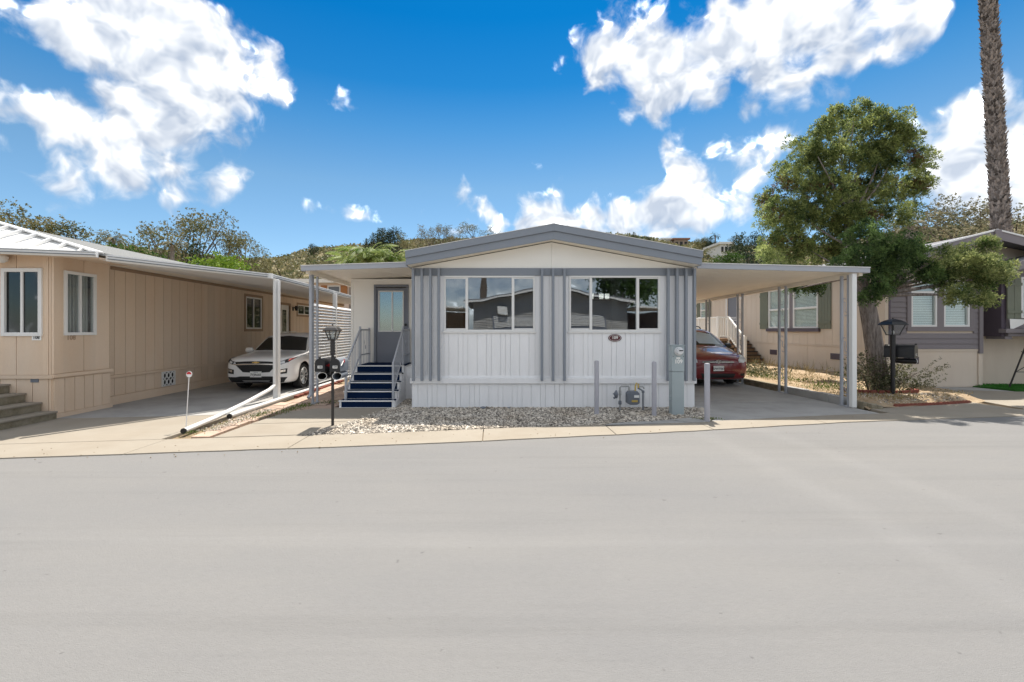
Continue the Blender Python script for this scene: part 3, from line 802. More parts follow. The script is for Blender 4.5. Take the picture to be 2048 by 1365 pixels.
# ------------------------------------------------------------------ neighbour house on the left (tan)
LX, BX, LY = -8.50, -8.30, 8.60
lh = thing('tan_mobile_home', (-10, 12, 0), 'tan board sided mobile home with bay corner and front steps at the left', 'house')
def wall_pieces(parent, axis, c, a0, a1, z0, z1, holes, m, name='wall', t=.08):
    """box wall with rectangular openings; axis x: plane y=c facing -y; axis y: plane x=c facing +x"""
    mb = MB(); cuts = sorted(holes)
    def bx(p, q, u, v):
        if q - p < .002 or v - u < .002: return
        if axis == 'x': mb.box(p, q, c, c + t, u, v)
        else: mb.box(c - t, c, p, q, u, v)
    x = a0
    for (p, q, u, v) in cuts:
        bx(x, p, z0, z1); bx(p, q, z0, u); bx(p, q, v, z1); x = q
    bx(x, a1, z0, z1)
    return mb.build(name, m, parent)
def board_wall(parent, axis, c, a0, a1, z0, z1, holes, m, w, gap=.012, t=.02, name='siding_plank'):
    """vertical boards with openings cut out"""
    cuts = sorted(set([round(a0 + i * w, 4) for i in range(int((a1 - a0) / w) + 1)] + [a1] + [h[0] for h in holes] + [h[1] for h in holes]))
    cuts = [c_ for c_ in cuts if a0 <= c_ <= a1]
    for x, e in zip(cuts[:-1], cuts[1:]):
        if e - x < .012: continue
        mid = (x + e) / 2; segs = [(z0, z1)]
        for (p, q, u, v) in holes:
            if p < mid < q: segs = [(z0, u), (v, z1)]
        edge_ = lambda c_: 0 if any(abs(c_ - h[k]) < 1e-3 for h in holes for k in (0, 1)) and abs((c_ - a0) / w - round((c_ - a0) / w)) > 1e-3 else gap / 2
        g0, g1 = edge_(x), edge_(e)
        for (u, v) in segs:
            if v - u < .03: continue
            if axis == 'x': MB().box(x + g0, e - g1, c - t, c - .001, u, v).build(name, m, parent)
            else: MB().box(c + .001, c + t, x + g0, e - g1, u, v).build(name, m, parent)
def slider_window(parent, axis, c, a0, a1, z0, z1, frame='white_metal', glass='dark_glass', fw=.05, out=.03, hung=False, blinds=False, back='interior_wall', split=.5):
    def bx(mb, p, q, d0, d1, u, v):
        if axis == 'x': return mb.box(p, q, c - d1, c - d0, u, v)
        return mb.box(c + d0, c + d1, p, q, u, v)
    w = bx(bx(bx(bx(MB(), a0, a0 + fw, -.05, out, z0, z1), a1 - fw, a1, -.05, out, z0, z1), a0 + fw, a1 - fw, -.05, out, z0, z0 + fw), a0 + fw, a1 - fw, -.05, out, z1 - fw, z1).build('window', frame, parent, bevel=.004)
    if hung:
        m = z0 + (z1 - z0) * split
        bx(MB(), a0 + fw, a1 - fw, -.04, out - .012, m - .03, m + .03).build('sash_rail', frame, w)
        for u, v, d in ((z0 + fw, m - .031, -.02), (m + .031, z1 - fw, -.01)):
            bx(MB(), a0 + fw + .001, a1 - fw - .001, d, d + .005, u, v).build('pane', glass, w)
    else:
        m = a0 + (a1 - a0) * split
        bx(MB(), m - .022, m + .022, -.04, out - .012, z0 + fw, z1 - fw).build('mullion', frame, w)
        for p, q, d in ((a0 + fw, m - .023, -.02), (m + .023, a1 - fw, -.01)):
            bx(MB(), p, q, d, d + .005, z0 + fw + .001, z1 - fw - .001).build('pane', glass, w)
    if blinds:
        z = z0 + fw
        while z < z1 - fw:
            bx(MB(), a0 + fw, a1 - fw, -.075, -.06, z, z + .042).build('blind_slat', 'blind', w); z += .05
    return w
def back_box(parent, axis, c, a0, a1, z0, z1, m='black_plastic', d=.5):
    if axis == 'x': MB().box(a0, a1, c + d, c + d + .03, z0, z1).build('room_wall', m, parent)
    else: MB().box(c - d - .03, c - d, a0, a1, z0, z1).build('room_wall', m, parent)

# front wall
fw_hole = [(-9.25, -8.48, 1.57, 2.85)]
wf = wall_pieces(lh, 'x', LY, -14, BX - .01, .0, 3.20, fw_hole, 'tan_siding', 'front_wall')
board_wall(wf, 'x', LY, -10.2, BX - .02, .84, 3.12, fw_hole, 'tan_siding', .61)
board_wall(wf, 'x', LY, -10.2, BX - .02, .02, .76, [], 'tan_siding', .305, name='skirt_plank')
MB().box(-10.5, BX + .03, LY - .05, LY - .021, .765, .835).build('ledge', 'tan_siding', wf, bevel=.005)
slider_window(lh, 'x', LY - .02, -9.25, -8.48, 1.57, 2.85, fw=.07, glass='dark_glass')
for i in range(9):
    MB().tube([(-8.80 + i * .03, LY + .14 + .02 * (i % 2), 1.6), (-8.80 + i * .03, LY + .14 + .02 * (i % 2), 2.8)], .018, 6).build('curtain_fold', 'curtain', lh)
back_box(lh, 'x', LY, -9.6, -8.42, 1.3, 3.0)
# bay corner
bh = [(8.78, 9.49, 1.58, 2.84)]
wb = wall_pieces(lh, 'y', BX, LY, 9.86, .0, 3.16, bh, 'tan_siding', 'bay_wall', .06)
board_wall(wb, 'y', BX, LY, 9.86, .86, 3.12, bh, 'tan_siding', .62)
board_wall(wb, 'y', BX, LY, 9.86, .10, .76, [], 'tan_siding', .21, name='skirt_plank')
MB().box(BX - .02, BX + .05, LY - .04, 9.90, .78, .845).build('ledge', 'tan_siding', wb, bevel=.005)
MB().box(BX - .01, BX + .035, LY - .03, LY + .12, .85, 3.14).build('corner_trim', 'tan_siding', wb, bevel=.005)
slider_window(lh, 'y', BX + .02, 8.78, 9.49, 1.58, 2.84, fw=.06, glass='curtain_glass')
for i in range(17):
    MB().tube([(BX - .12 - .02 * (i % 2), 8.84 + i * .037, 1.6), (BX - .12 - .02 * (i % 2), 8.84 + i * .037, 2.8)], .021, 6).build('curtain_fold', 'curtain', lh)
back_box(lh, 'y', BX, 8.7, 9.8, 1.3, 3.0, d=.25)
# long side wall
lhw = [(15.63, 16.7, 1.72, 2.84), (18.2, 19.0, .5, 2.70), (19.8, 21.2, 2.36, 2.78)]
wl = wall_pieces(lh, 'y', LX, 9.86, 26, .0, 3.2, lhw, 'tan_siding', 'side_wall')
board_wall(wl, 'y', LX, 9.9, 25.9, .68, 3.10, lhw, 'tan_siding', .305)
board_wall(wl, 'y', LX, 9.9, 25.9, .22, .60, [], 'tan_siding', .305, name='skirt_plank')
MB().box(LX + .0, LX + .045, 9.9, 26, .61, .675).build('ledge', 'tan_siding', wl, bevel=.005)
MB().box(LX + .0, LX + .06, 9.9, 26, .0, .21).build('base_board', 'tan_siding', wl, bevel=.005)
MB().box(BX + .0, BX + .05, LY, 9.89, .0, .095).build('base_board', 'tan_siding', wl, bevel=.005)
MB().box(LX + .0, LX + .035, 9.9, 26, 3.03, 3.13).build('eave_trim', 'tan_trim', wl)
for (p, q, u, v), nm in zip(lhw, ('w', 'd', 'w')):
    MB().box(LX + .0, LX + .04, p - .09, p, u - .09, v + .09).box(LX + .0, LX + .04, q, q + .09, u - .09, v + .09).box(LX, LX + .04, p, q, v, v + .09).box(LX, LX + .04, p, q, u - .09, u).build('casing', 'tan_trim', wl)
slider_window(lh, 'y', LX + .01, 15.63, 16.7, 1.72, 2.84, fw=.05)
slider_window(lh, 'y', LX + .01, 19.8, 21.2, 2.36, 2.78, fw=.04)
back_box(lh, 'y', LX, 15.4, 16.9, 1.6, 3.0); back_box(lh, 'y', LX, 19.6, 21.4, 2.2, 3.0)
d = MB().box(LX - .05, LX - .01, 18.2, 19.0, .5, 2.70).build('door', 'white_metal', lh)
MB().box(LX - .009, LX - .004, 18.42, 18.78, 1.6, 2.5).build('pane', 'dark_glass', d)
MB().lathe([(.02, 0), (.035, .03), (.02, .06)], (LX - .009, 18.9, 1.35), 12, 'x').build('door_knob', 'black_paint', d)
MB().lathe([(.02, 0), (.03, .02)], (LX - .009, 18.9, 1.52), 12, 'x').build('deadbolt', 'black_paint', d)
MB().box(-14, -9, 25.9, 26, 0, 3.1).build('rear_wall', 'tan_siding', lh)
# roof: hipped front clad in white pans, shingled side face
A, B = Vector((-11.6, 7.95, 3.18)), Vector((-7.10, 8.20, 3.04))
RID = Vector((-10.5, 9.62, 3.92))
rf = MB().prism([A + Vector((-2.4, 0, 0)), A, B, RID, RID + Vector((-3.4, 0, -.3))], (0, 0, .03)).build('hip_roof', 'white_metal', lh)
MB().prism([B, (-7.10, 26.2, 3.06), (-10.5, 26.2, 3.92), RID], (0, 0, .05)).build('shingle_roof', 'shingle', lh)
MB().prism([(-10.5, 26.2, 3.92), (-14, 26.2, 3.1), (-14, 9.62, 3.1), RID], (0, 0, .05)).build('shingle_roof', 'shingle', lh)
# white standing pans on the front slope
for i in range(9):
    x = -7.45 - i * .48
    t0 = (x - B.x) / (A.x - B.x); e = B.lerp(A, t0)
    s = min(1.0, max(0.0, (B.x - x) / (B.x - RID.x)))
    top = B.lerp(RID, s) + Vector((0, 0, .035))
    MB().bar(e + Vector((0, .02, .05)), top + Vector((0, -.05, .03)), .05, .045).build('roof_rib', 'white_metal', rf)
MB().bar(B + Vector((0, 0, .05)), RID + Vector((0, 0, .06)), .16, .03).build('hip_cap', 'white_metal', rf)
def gutter(parent, a, b, name='gutter', h=.10, m='white_metal'):
    a, b = Vector(a), Vector(b); t = (b - a).normalized(); n = Vector((t.y, -t.x, 0)).normalized()
    prof = [(0, 0), (.045, .0), (.06, .035), (.075, .045), (.075, .075), (.085, .08), (.085, h), (0, h)]
    pts = [a + n * p + Vector((0, 0, q - h)) for p, q in prof]
    g_ = MB().prism(pts, b - a).build(name, m, parent)
    for dz in (.030, .078):
        q = [a + n * p + Vector((0, 0, r_ - h)) for p, r_ in ((.055, dz), (.088, dz), (.088, dz + .009), (.055, dz + .009))]
        MB().prism(q, b - a).build('gutter_seam', 'meter_grey', g_)
    return g_
gutter(lh, A + Vector((0, 0, .05)), B + Vector((0, 0, .05)))
MB().prism([A + Vector((0, .02, -.06)), B + Vector((0, .02, -.06)), (BX + .02, LY + .02, 3.06), (-11.6, LY + .02, 3.24)], (0, 0, .02)).build('soffit', 'tan_siding', lh)
MB().prism([(-7.12, 8.24, 2.98), (-7.12, 9.9, 3.02), (BX - .02, 9.9, 3.10), (BX - .02, LY, 3.08)], (0, 0, .02)).build('soffit', 'tan_siding', lh)
lamp = tag(MB().lathe([(.02, .06), (.10, .05), (.115, .02), (.10, -.05), (.05, -.085)], (-9.13, LY - .16, 3.02), 16).build('porch_light', 'white_metal', None, smooth=True), 'round white porch light under the eave of the tan home', 'lamp')
p8 = thing('house_number', (PX(76, LY), LY - .03, PZ(675, LY)), 'small white house number plate reading 108 under the front window', 'sign')
MB().box(PX(67, LY), PX(85.5, LY), LY - .032, LY - .0215, PZ(681, LY), PZ(670, LY)).build('plate', 'plate_white', p8)
text_part('108', .085, p8, (PX(76, LY), LY - .034, PZ(675.5, LY)), 'ink', bold=.002)
p9 = thing('painted_number', (BX + .03, 9.0, 1.52), 'dark faded 108 digits on the bay side wall under its window', 'sign')
text_part('108', .13, p9, (BX + .0225, 8.94, PZ(676, 8.9)), 'tan_trim', rot=(math.pi / 2, 0, math.pi / 2), bold=.003)
tag(MB().box(PX(64, LY), PX(80, LY), LY - .03, LY - .021, PZ(765, LY), PZ(757, LY)).build('meter_plate', 'meter_grey'), 'small blue grey plate on the skirting near the stained steps', 'plate')
# ornamental vent block
vb = thing('vent_block', (LX + .03, 11.9, .42), 'white ornamental vent block in the skirting of the tan home', 'vent')
MB().box(LX + .0205, LX + .03, 11.66, 12.10, .24, .60).build('backing', 'black_plastic', vb)
MB().box(LX + .03, LX + .06, 11.64, 11.665, .23, .61).box(LX + .03, LX + .06, 12.095, 12.12, .23, .61).box(LX + .03, LX + .06, 11.665, 12.095, .23, .25).box(LX + .03, LX + .06, 11.665, 12.095, .59, .61).build('frame', 'white_metal', vb)
for iy in range(3):
    for iz in range(2):
        cy, cz = 11.74 + iy * .14, .335 + iz * .17
        MB().tube([(LX + .045, cy + .058 * math.cos(w), cz + .072 * math.sin(w)) for w in np.linspace(0, 2 * math.pi, 15)], .015, 5, cap=False).build('ring', 'white_metal', vb)
# stained front steps
fs = thing('front_steps', (-9.4, 7.8, 0), 'stained concrete front steps of the tan home at the far left', 'steps')
for i, (x1, z) in enumerate(((-8.21, .16), (-8.50, .33), (-8.80, .50), (-9.10, .67))):
    s = MB().box(-12, x1, 7.05 + .04 * i, 8.575, 0 if i == 0 else z - .17, z - .035).build('step', 'concrete_old', fs, bevel=.008)
    MB().box(-12, x1 + .02, 7.03 + .04 * i, 8.575, z - .0345, z).build('tread', 'concrete_sun', s, bevel=.006)

# carport of the left neighbour
lc = thing('white_carport', (-6.8, 12, 0), 'white gutter edged carport roof on white posts over the white car', 'carport')
C = Vector((-5.32, 10.85, 3.02)); B2 = Vector((-7.02, 8.26, 3.05))
MB().prism([(-8.46, 9.0, 3.13), B2 + Vector((-.04, .08, -.08)), C + Vector((-.03, .03, -.08)), (-5.35, 24, 2.90), (-8.46, 24, 3.10)], (0, 0, .035)).build('deck', 'white_metal', lc)
for i in range(26):
    y = 9.4 + i * .55
    # underside pans run from the wall to the outer edge
    xo = -5.40 if y > 10.9 else -7.0 + (y - 8.3) * .63
    if xo > -8.2: MB().hexa([(-8.44, y, 3.105), (xo, y, 2.965 - .035 * (y - 11) / 13 + (.10 * (-5.4 - xo) / 3)), (xo, y + .53, 2.965 - .035 * (y - 11) / 13 + (.10 * (-5.4 - xo) / 3)), (-8.44, y + .53, 3.105), (-8.44, y, 3.112), (xo, y, 2.972 - .035 * (y - 11) / 13 + (.10 * (-5.4 - xo) / 3)), (xo, y + .53, 2.972 - .035 * (y - 11) / 13 + (.10 * (-5.4 - xo) / 3)), (-8.44, y + .53, 3.112)]).build('roof_pan', 'awning_under', lc)
gutter(lc, B2 + Vector((0, 0, .0)), C, h=.115)
gutter(lc, C, (-5.32, 24, 2.90), h=.115)
MB().bar(C + Vector((.03, -.05, -.115)), C + Vector((.03, -.05, .005)), .12).build('gutter_corner', 'white_metal', lc)
for y in (10.94, 15.0, 19.0):
    P = MB().box(-5.26, -5.14, y - .045, y + .045, .0, 2.90).build('post', 'white_metal', lc, bevel=.008)
    MB().box(-5.24, -5.16, y + .06, y + .14, .0, 2.88).build('post', 'white_metal', lc, bevel=.008)
MB().tube([(-5.19, 10.84, 2.85), (-5.19, 10.84, .35)], .038, 8).build('downspout', 'white_metal', lc)
# louvred screen under the carport
sc = thing('slat_screen', (-5.2, 15.5, 0), 'white horizontal slat privacy screen beside the white car', 'screen')
for y in (13.15, 15.1, 17.0, 19.4):
    MB().box(-5.235, -5.195, y - .03, y + .03, .0, 2.47).build('screen_post', 'white_metal', sc)
for i in range(26):
    z = .12 + i * .0905

    MB().hexa([(-5.15, 13.1, z), (-5.14, 13.1, z), (-5.14, 19.45, z), (-5.15, 19.45, z), (-5.20, 13.1, z + .068), (-5.19, 13.1, z + .068), (-5.19, 19.45, z + .068), (-5.20, 19.45, z + .068)]).build('slat', 'white_metal', sc)
# wall lamp by the side door
wlmp = thing('wall_lamp', (LX + .03, 19.35, 2.55), 'small dark wall lamp beside the side door of the tan home', 'lamp')
MB().box(LX + .021, LX + .05, 19.28, 19.40, 2.50, 2.66).build('back_plate', 'black_paint', wlmp)
MB().lathe([(.05, 0), (.08, .12), (.06, .2)], (LX + .17, 19.34, 2.50), 10).build('shade', 'black_paint', wlmp)
MB().tube([(LX + .05, 19.34, 2.62), (LX + .17, 19.34, 2.66)], .012, 6).build('arm', 'black_paint', wlmp)

# white drain pipes and kerb
dp = thing('drain_pipe', (-5.05, 9, 0), 'white drain pipe sloping from the carport post to the ground', 'pipe')
MB().tube([(-5.19, 10.80, .36), (-5.17, 10.55, .30), (-5.12, 9.4, .17), (-5.06, 8.3, .085), (-4.99, 7.35, .055)], .042, 12).build('tube', 'white_metal', dp, smooth=True)
MB().tube([(-4.99, 7.36, .055), (-4.987, 7.335, .055)], .046, 12).build('end_collar', 'black_plastic', dp)
k2 = thing('kerb_pipe', (-5.0, 10, 0), 'long white pipe lying as edging beside the paver strip', 'pipe')
MB().tube([(-4.98, 8.62, .06), (-5.0, 9.8, .06), (-5.0, 11.6, .06), (-4.99, 16, .05)], .045, 10).build('tube', 'white_metal', k2, smooth=True)
MB().tube([(-4.98, 8.63, .055), (-4.977, 8.60, .055)], .047, 12).build('end_cap', 'black_plastic', k2)
bk = thing('loose_bricks', (-4.85, 12.6, 0), 'broken red edging bricks lying along the white pipe edge', 'bricks')
for i in range(14):
    y = 11.2 + i * .26; x = -4.86 + random.uniform(-.02, .02); h = random.uniform(.05, .08)
    MB().box(x - .045, x + .045, y, y + .2, .0, h).build('brick', 'red_brick', bk, bevel=.01)

# pale house far behind, between the carports
fh = thing('stucco_house', (-10.5, 33, 0), 'pale stucco house with orange shutters far behind the left carport', 'house')
MB().box(PX(575, 33), PX(735, 33), 33, 41, 0, 5.05).build('wall', 'pale_stucco', fh)
MB().box(PX(565, 33), PX(745, 33), 32.4, 41.5, 5.05, 5.32).build('roof', 'far_white', fh)
a, b = PX(655, 33), PX(681, 33); u, v = PZ(600, 33), PZ(571.5, 33)
slider_window(fh, 'x', 32.99, a, b, u, v, fw=.08)
MB().box(a + .1, b - .1, 33.0 - .03, 32.992, u + .09, v - .09).build('room_wall', 'meter_grey', fh)
for p, q in ((a - .45, a - .03), (b + .03, b + .5)):
    MB().box(p, q, 32.93, 32.99, u, v).build('shutter', 'orange_shutter', fh)

# ------------------------------------------------------------------ neighbour house on the right (beige and plum)
RXW, RY = 11.44, 13.30
rh = thing('beige_plum_home', (14, 16, 0), 'beige and plum mobile home with olive shutters at the right', 'house')
G0 = .1
holes = [(15.94, 17.26, 1.75, 3.29), (17.47, 18.79, 1.75, 3.30), (21.3, 22.15, 1.30, 3.25), (24.2, 24.95, 2.30, 3.22)]
def wall_left(parent, c, a0, a1, z0, z1, hs, m, name):      # faces -x
    mb = MB(); x = a0
    for (p, q, u, v) in sorted(hs):
        if p > x: mb.box(c, c + .08, x, p, z0, z1)
        if u > z0: mb.box(c, c + .08, p, q, z0, u)
        if z1 > v: mb.box(c, c + .08, p, q, v, z1)
        x = q
    mb.box(c, c + .08, x, a1, z0, z1)
    return mb.build(name, m, parent)
wr = wall_left(rh, RXW, RY + .101, 27, 0, 3.6, holes, 'beige_siding', 'side_wall')
def boards_left(parent, c, a0, a1, z0, z1, hs, m, w, name='siding_plank', gap=.010, t=.014):
    x = a0
    while x < a1 - .01:
        e = min(x + w, a1); mid = (x + e) / 2; segs = [(z0, z1)]
        for (p, q, u, v) in hs:
            if p - .05 < mid < q + .05: segs = [(z0, u - .03), (v + .03, z1)]
        for (u, v) in segs:
            if v - u > .03: MB().box(c - t, c - .001, x + gap / 2, e - gap / 2, u, v).build(name, m, parent)
        x = e
boards_left(wr, RXW, RY, 26.9, 1.17, 3.5, holes, 'beige_siding', .40)
boards_left(wr, RXW, RY, 26.9, .05, 1.12, [], 'beige_siding', 1.6, 'skirt_plank')
MB().box(RXW - .03, RXW - .0, RY, 26.9, 1.125, 1.165).build('trim_band', 'beige_siding', wr)
def hung_left(a, b, u, v, sill=True):
    w = MB().box(RXW - .05, RXW + .04, a, a + .06, u, v).box(RXW - .05, RXW + .04, b - .06, b, u, v).box(RXW - .05, RXW + .04, a + .06, b - .06, u, u + .06).box(RXW - .05, RXW + .04, a + .06, b - .06, v - .06, v).build('window', 'white_metal', rh, bevel=.004)
    m = u + (v - u) * .48
    MB().box(RXW - .04, RXW + .03, a + .061, b - .061, m - .035, m + .035).build('sash_rail', 'white_metal', w)
    MB().box(RXW + .0, RXW + .006, a + .061, b - .061, u + .061, m - .036).build('pane', 'clear_glass', w)
    MB().box(RXW + .01, RXW + .016, a + .061, b - .061, m + .036, v - .061).build('pane', 'clear_glass', w)
    z = u + .07
    while z < v - .08:
        MB().box(RXW + .03, RXW + .05, a + .062, b - .062, z, z + .040).build('blind_slat', 'blind', w); z += .05
for (a, b, u, v) in (holes[0], holes[1], holes[3]): hung_left(a, b, u, v)
MB().box(RXW + .35, RXW + .4, 15.5, 19.2, 1.5, 3.4).box(RXW + .35, RXW + .4, 23.8, 25.4, 1.5, 3.4).build('room_wall', 'black_plastic', rh)
MB().box(RXW - .09, RXW - .015, 15.85, 18.9, 1.62, 1.745).build('window_sill', 'plum_dark', rh)
MB().box(RXW - .04, RXW + .02, 17.262, 17.468, 1.75, 3.3).build('mull_panel', 'plum_siding', rh)
for (a, b) in ((15.33, 15.91), (18.83, 19.4), (23.75, 24.15), (25.0, 25.4)):
    u, v = (1.72, 3.33) if a < 20 else (2.28, 3.25)
    s = MB()
    n = 4
    sh = None
    for i in range(n):
        p = a + (b - a) * i / n; q = a + (b - a) * (i + 1) / n
        o = MB().box(RXW - .045, RXW - .015, p + .005, q - .005, u, v).build('shutter' if i == 0 else 'shutter_board', 'olive_shutter', rh if i == 0 else sh)
        if i == 0: sh = o
    for zz in (u + .18, v - .28):
        MB().box(RXW - .065, RXW - .046, a + .01, b - .01, zz, zz + .09).build('shutter_rail', 'olive_shutter', sh)
for yc, zc in ((18.5, .78), (15.15, .80)):
    vt = MB().box(RXW - .03, RXW - .014, yc - .22, yc + .22, zc - .1, zc + .1).build('vent', 'plum_dark', rh)
    for i in range(3): MB().box(RXW - .04, RXW - .031, yc - .2, yc + .2, zc - .085 + i * .062, zc - .05 + i * .062).build('vent_slat', 'plum_dark', vt)
dr = MB().box(RXW + .01, RXW + .05, 21.3, 22.15, 1.30, 3.25).build('door', 'door_grey', rh)
MB().box(RXW - .03, RXW + .03, 21.18, 21.29, 1.30, 3.3).box(RXW - .03, RXW + .03, 22.16, 22.27, 1.30, 3.3).box(RXW - .03, RXW + .03, 21.29, 22.16, 3.251, 3.33).build('door_casing', 'white_metal', dr)
for i in range(3): MB().box(RXW - .0, RXW + .009, 21.34, 22.1, 2.12 + i * .07, 2.15 + i * .07).build('grille_bar', 'white_metal', dr)
tag(MB().lathe([(.05, 0), (.075, -.03), (.07, -.10), (.03, -.14)], (RXW - .016, 20.75, 3.12), 12, 'x').build('wall_light', 'white_metal', None, smooth=True), 'small round white wall light beside the screen door of the beige home', 'lamp')
# front with plum lap siding
fx0, fx1 = RXW - .0, PX(1955, RY)
fwin = [(PX(1820, RY), PX(1872, RY)), (PX(1885, RY), PX(1937, RY))]
fz0, fz1 = PZ(654, RY), 3.12
mb = MB()
for a, b in ((fx0, fwin[0][0]), (fwin[0][1], fwin[1][0]), (fwin[1][1], fx1 + .12)): mb.box(a, b, RY, RY + .1, 0, 3.5)
for a, b in fwin: mb.box(a, b, RY, RY + .1, 0, fz0).box(a, b, RY, RY + .1, fz1, 3.5)
wfr = mb.build('front_wall', 'beige_siding', rh)
z = 1.13
sur0, sur1 = fwin[0][0] - .12, fwin[1][1] + .12
while z < 3.4:
    segs = [(fx0 + .08, fx1)] if (z + .15 < fz0 - .12 or z > fz1 + .12) else [(fx0 + .08, sur0), (sur1, fx1)]
    for a, b in segs:
        MB().hexa([(a, RY - .035, z), (b, RY - .035, z), (b, RY - .001, z), (a, RY - .001, z), (a, RY - .012, z + .152), (b, RY - .012, z + .152), (b, RY - .001, z + .152), (a, RY - .001, z + .152)]).build('lap_board', 'plum_siding', wfr)
    z += .153
MB().box(sur0, sur1, RY - .05, RY - .001, fz0 - .13, fz0).box(sur0, fwin[0][0], RY - .05, RY - .001, fz0, fz1 + .1).box(fwin[0][1], fwin[1][0], RY - .05, RY - .001, fz0, fz1).box(fwin[1][1], sur1, RY - .05, RY - .001, fz0, fz1 + .1).build('window_surround', 'plum_siding', wfr, bevel=.004)
for a, b in fwin:
    slider_window(rh, 'x', RY - .01, a, b, fz0, fz1, fw=.055, glass='clear_glass', hung=True, blinds=True, split=.75)
back_box(rh, 'x', RY, fx0 + .2, fx1, 1.4, 3.4, d=.35)
MB().box(fx1, fx1 + .11, RY - .06, RY - .001, 1.0, 3.45).build('corner_board', 'plum_siding', wfr)
MB().box(RXW - .02, RXW + .079, RY - .06, RY - .001, 1.0, 3.5).build('corner_board', 'beige_siding', wfr)
MB().box(RXW + .08, RXW + .14, RY - .065, RY - .036, 1.14, 3.5).build('corner_board', 'plum_dark', wfr)
MB().box(fx0 + .0, fx1 + .12, RY - .02, RY - .001, 1.06, 1.125).build('trim_band', 'beige_siding', wfr)
MB().box(fx0 + .02, fx1 - .05, RY - .016, RY - .001, .03, 1.0).build('skirt_panel', 'beige_siding', wfr)
MB().box(fx1 + .0, fx1 + .12, RY - .03, RY - .001, .03, 1.0).build('skirt_post', 'beige_siding', wfr)
vt = MB().box(PX(1806, RY), PX(1836, RY), RY - .03, RY - .017, PZ(728, RY), PZ(714, RY)).build('vent', 'plum_dark', wfr)
# recessed beige part, then the plum bay
MB().box(fx1 + .121, 19, 13.62, 13.72, 0, 3.6).build('front_wall', 'beige_siding', rh)
MB().box(fx1 + .121, 19, 13.60, 13.619, 1.06, 1.12).build('trim_band', 'beige_siding', rh)
bx0 = PX(2008, 13.1)
bay = MB().box(bx0, 19, 13.05, 13.60, 1.62, 3.5).build('bay', 'plum_siding', rh)
z = 1.74
wz = (PX(2038, 13.05), PX(2100, 13.05))
while z < 3.4:
    a0, b0 = bx0 + .12, (wz[0] if 1.95 < z + .1 < 3.2 else 19)
    MB().hexa([(a0, 13.015, z), (b0, 13.015, z), (b0, 13.049, z), (a0, 13.049, z), (a0, 13.038, z + .152), (b0, 13.038, z + .152), (b0, 13.049, z + .152), (a0, 13.049, z + .152)]).build('lap_board', 'plum_siding', bay); z += .153
MB().box(bx0 - .13, bx0 + .0, 13.05, 13.619, 1.50, 3.6).build('corner_board', 'plum_dark', bay)
MB().box(bx0 - .0, bx0 + .118, 13.0, 13.049, 1.62, 3.55).build('corner_board', 'plum_siding', bay)
MB().box(bx0 - .16, 19, 12.90, 13.10, 1.60, 1.72).build('bay_shelf', 'plum_siding', bay, bevel=.006)
MB().box(bx0 - .02, 19, 12.97, 13.5, 1.50, 1.599).build('bay_shelf', 'plum_siding', bay, bevel=.006)
MB().box(bx0 - .08, bx0 + .12, 13.0, 13.5, 1.42, 1.499).build('bracket', 'plum_siding', bay)
slider_window(rh, 'x', 13.02, wz[0], wz[1], 2.02, 3.2, fw=.06, glass='curtain_glass')
MB().box(wz[0] + .07, wz[1] - .07, 13.04, 13.048, 2.05, 3.15).build('blind_panel', 'blind', bay)
sh = MB().box(wz[0] - .40, wz[0] - .21, 12.985, 13.012, 2.0, 3.22).build('shutter', 'olive_shutter', rh)
MB().box(wz[0] - .20, wz[0] - .01, 12.985, 13.012, 2.0, 3.22).build('shutter_board', 'olive_shutter', sh)
for zz in (2.16, 2.95): MB().box(wz[0] - .41, wz[0] - .0, 12.96, 12.984, zz, zz + .08).build('shutter_rail', 'olive_shutter', sh)
tag(MB().quad((wz[0] - .38, 12.95, 2.0), (wz[0] + .1, 12.93, 1.98), (wz[0] - .02, 12.93, 1.84), (wz[0] - .36, 12.95, 1.68)).build('paper_notice', 'plate_white'), 'white paper sheet taped below the shutter of the plum bay', 'paper')
# roofs
pk = Vector((PX(1992, 12.8), 12.8, PZ(461, 12.8)))
for s, ex in ((-1, 10.95), (1, 19.5)):
    ez = pk.z - abs(ex - pk.x) * .25
    MB().prism([pk, (ex, 12.8, ez), (ex, 12.8, ez - .10), pk - Vector((0, 0, .10))], (0, 14.5, 0)).build('roof', 'shingle_dark', rh)
    MB().prism([pk + Vector((0, -.03, -.02)), (ex, 12.77, ez - .02), (ex, 12.77, ez - .25), pk + Vector((0, -.03, -.25))], (0, .05, 0)).build('bargeboard', 'plum_siding', rh)
    MB().prism([pk + Vector((0, -.05, .03)), (ex, 12.75, ez + .03), (ex, 12.75, ez - .015), pk + Vector((0, -.05, -.015))], (0, .09, 0)).build('drip_edge', 'white_metal', rh)
MB().box(pk.x - .09, pk.x + .09, 12.73, 12.79, pk.z - .34, pk.z + .01).build('king_board', 'plum_siding', rh)
MB().prism([(RXW - .02, 13.4, 3.42), (18.9, 13.4, 3.42), (pk.x, 13.4, pk.z - .2)], (0, .1, 0)).build('gable_wall', 'beige_siding', rh)
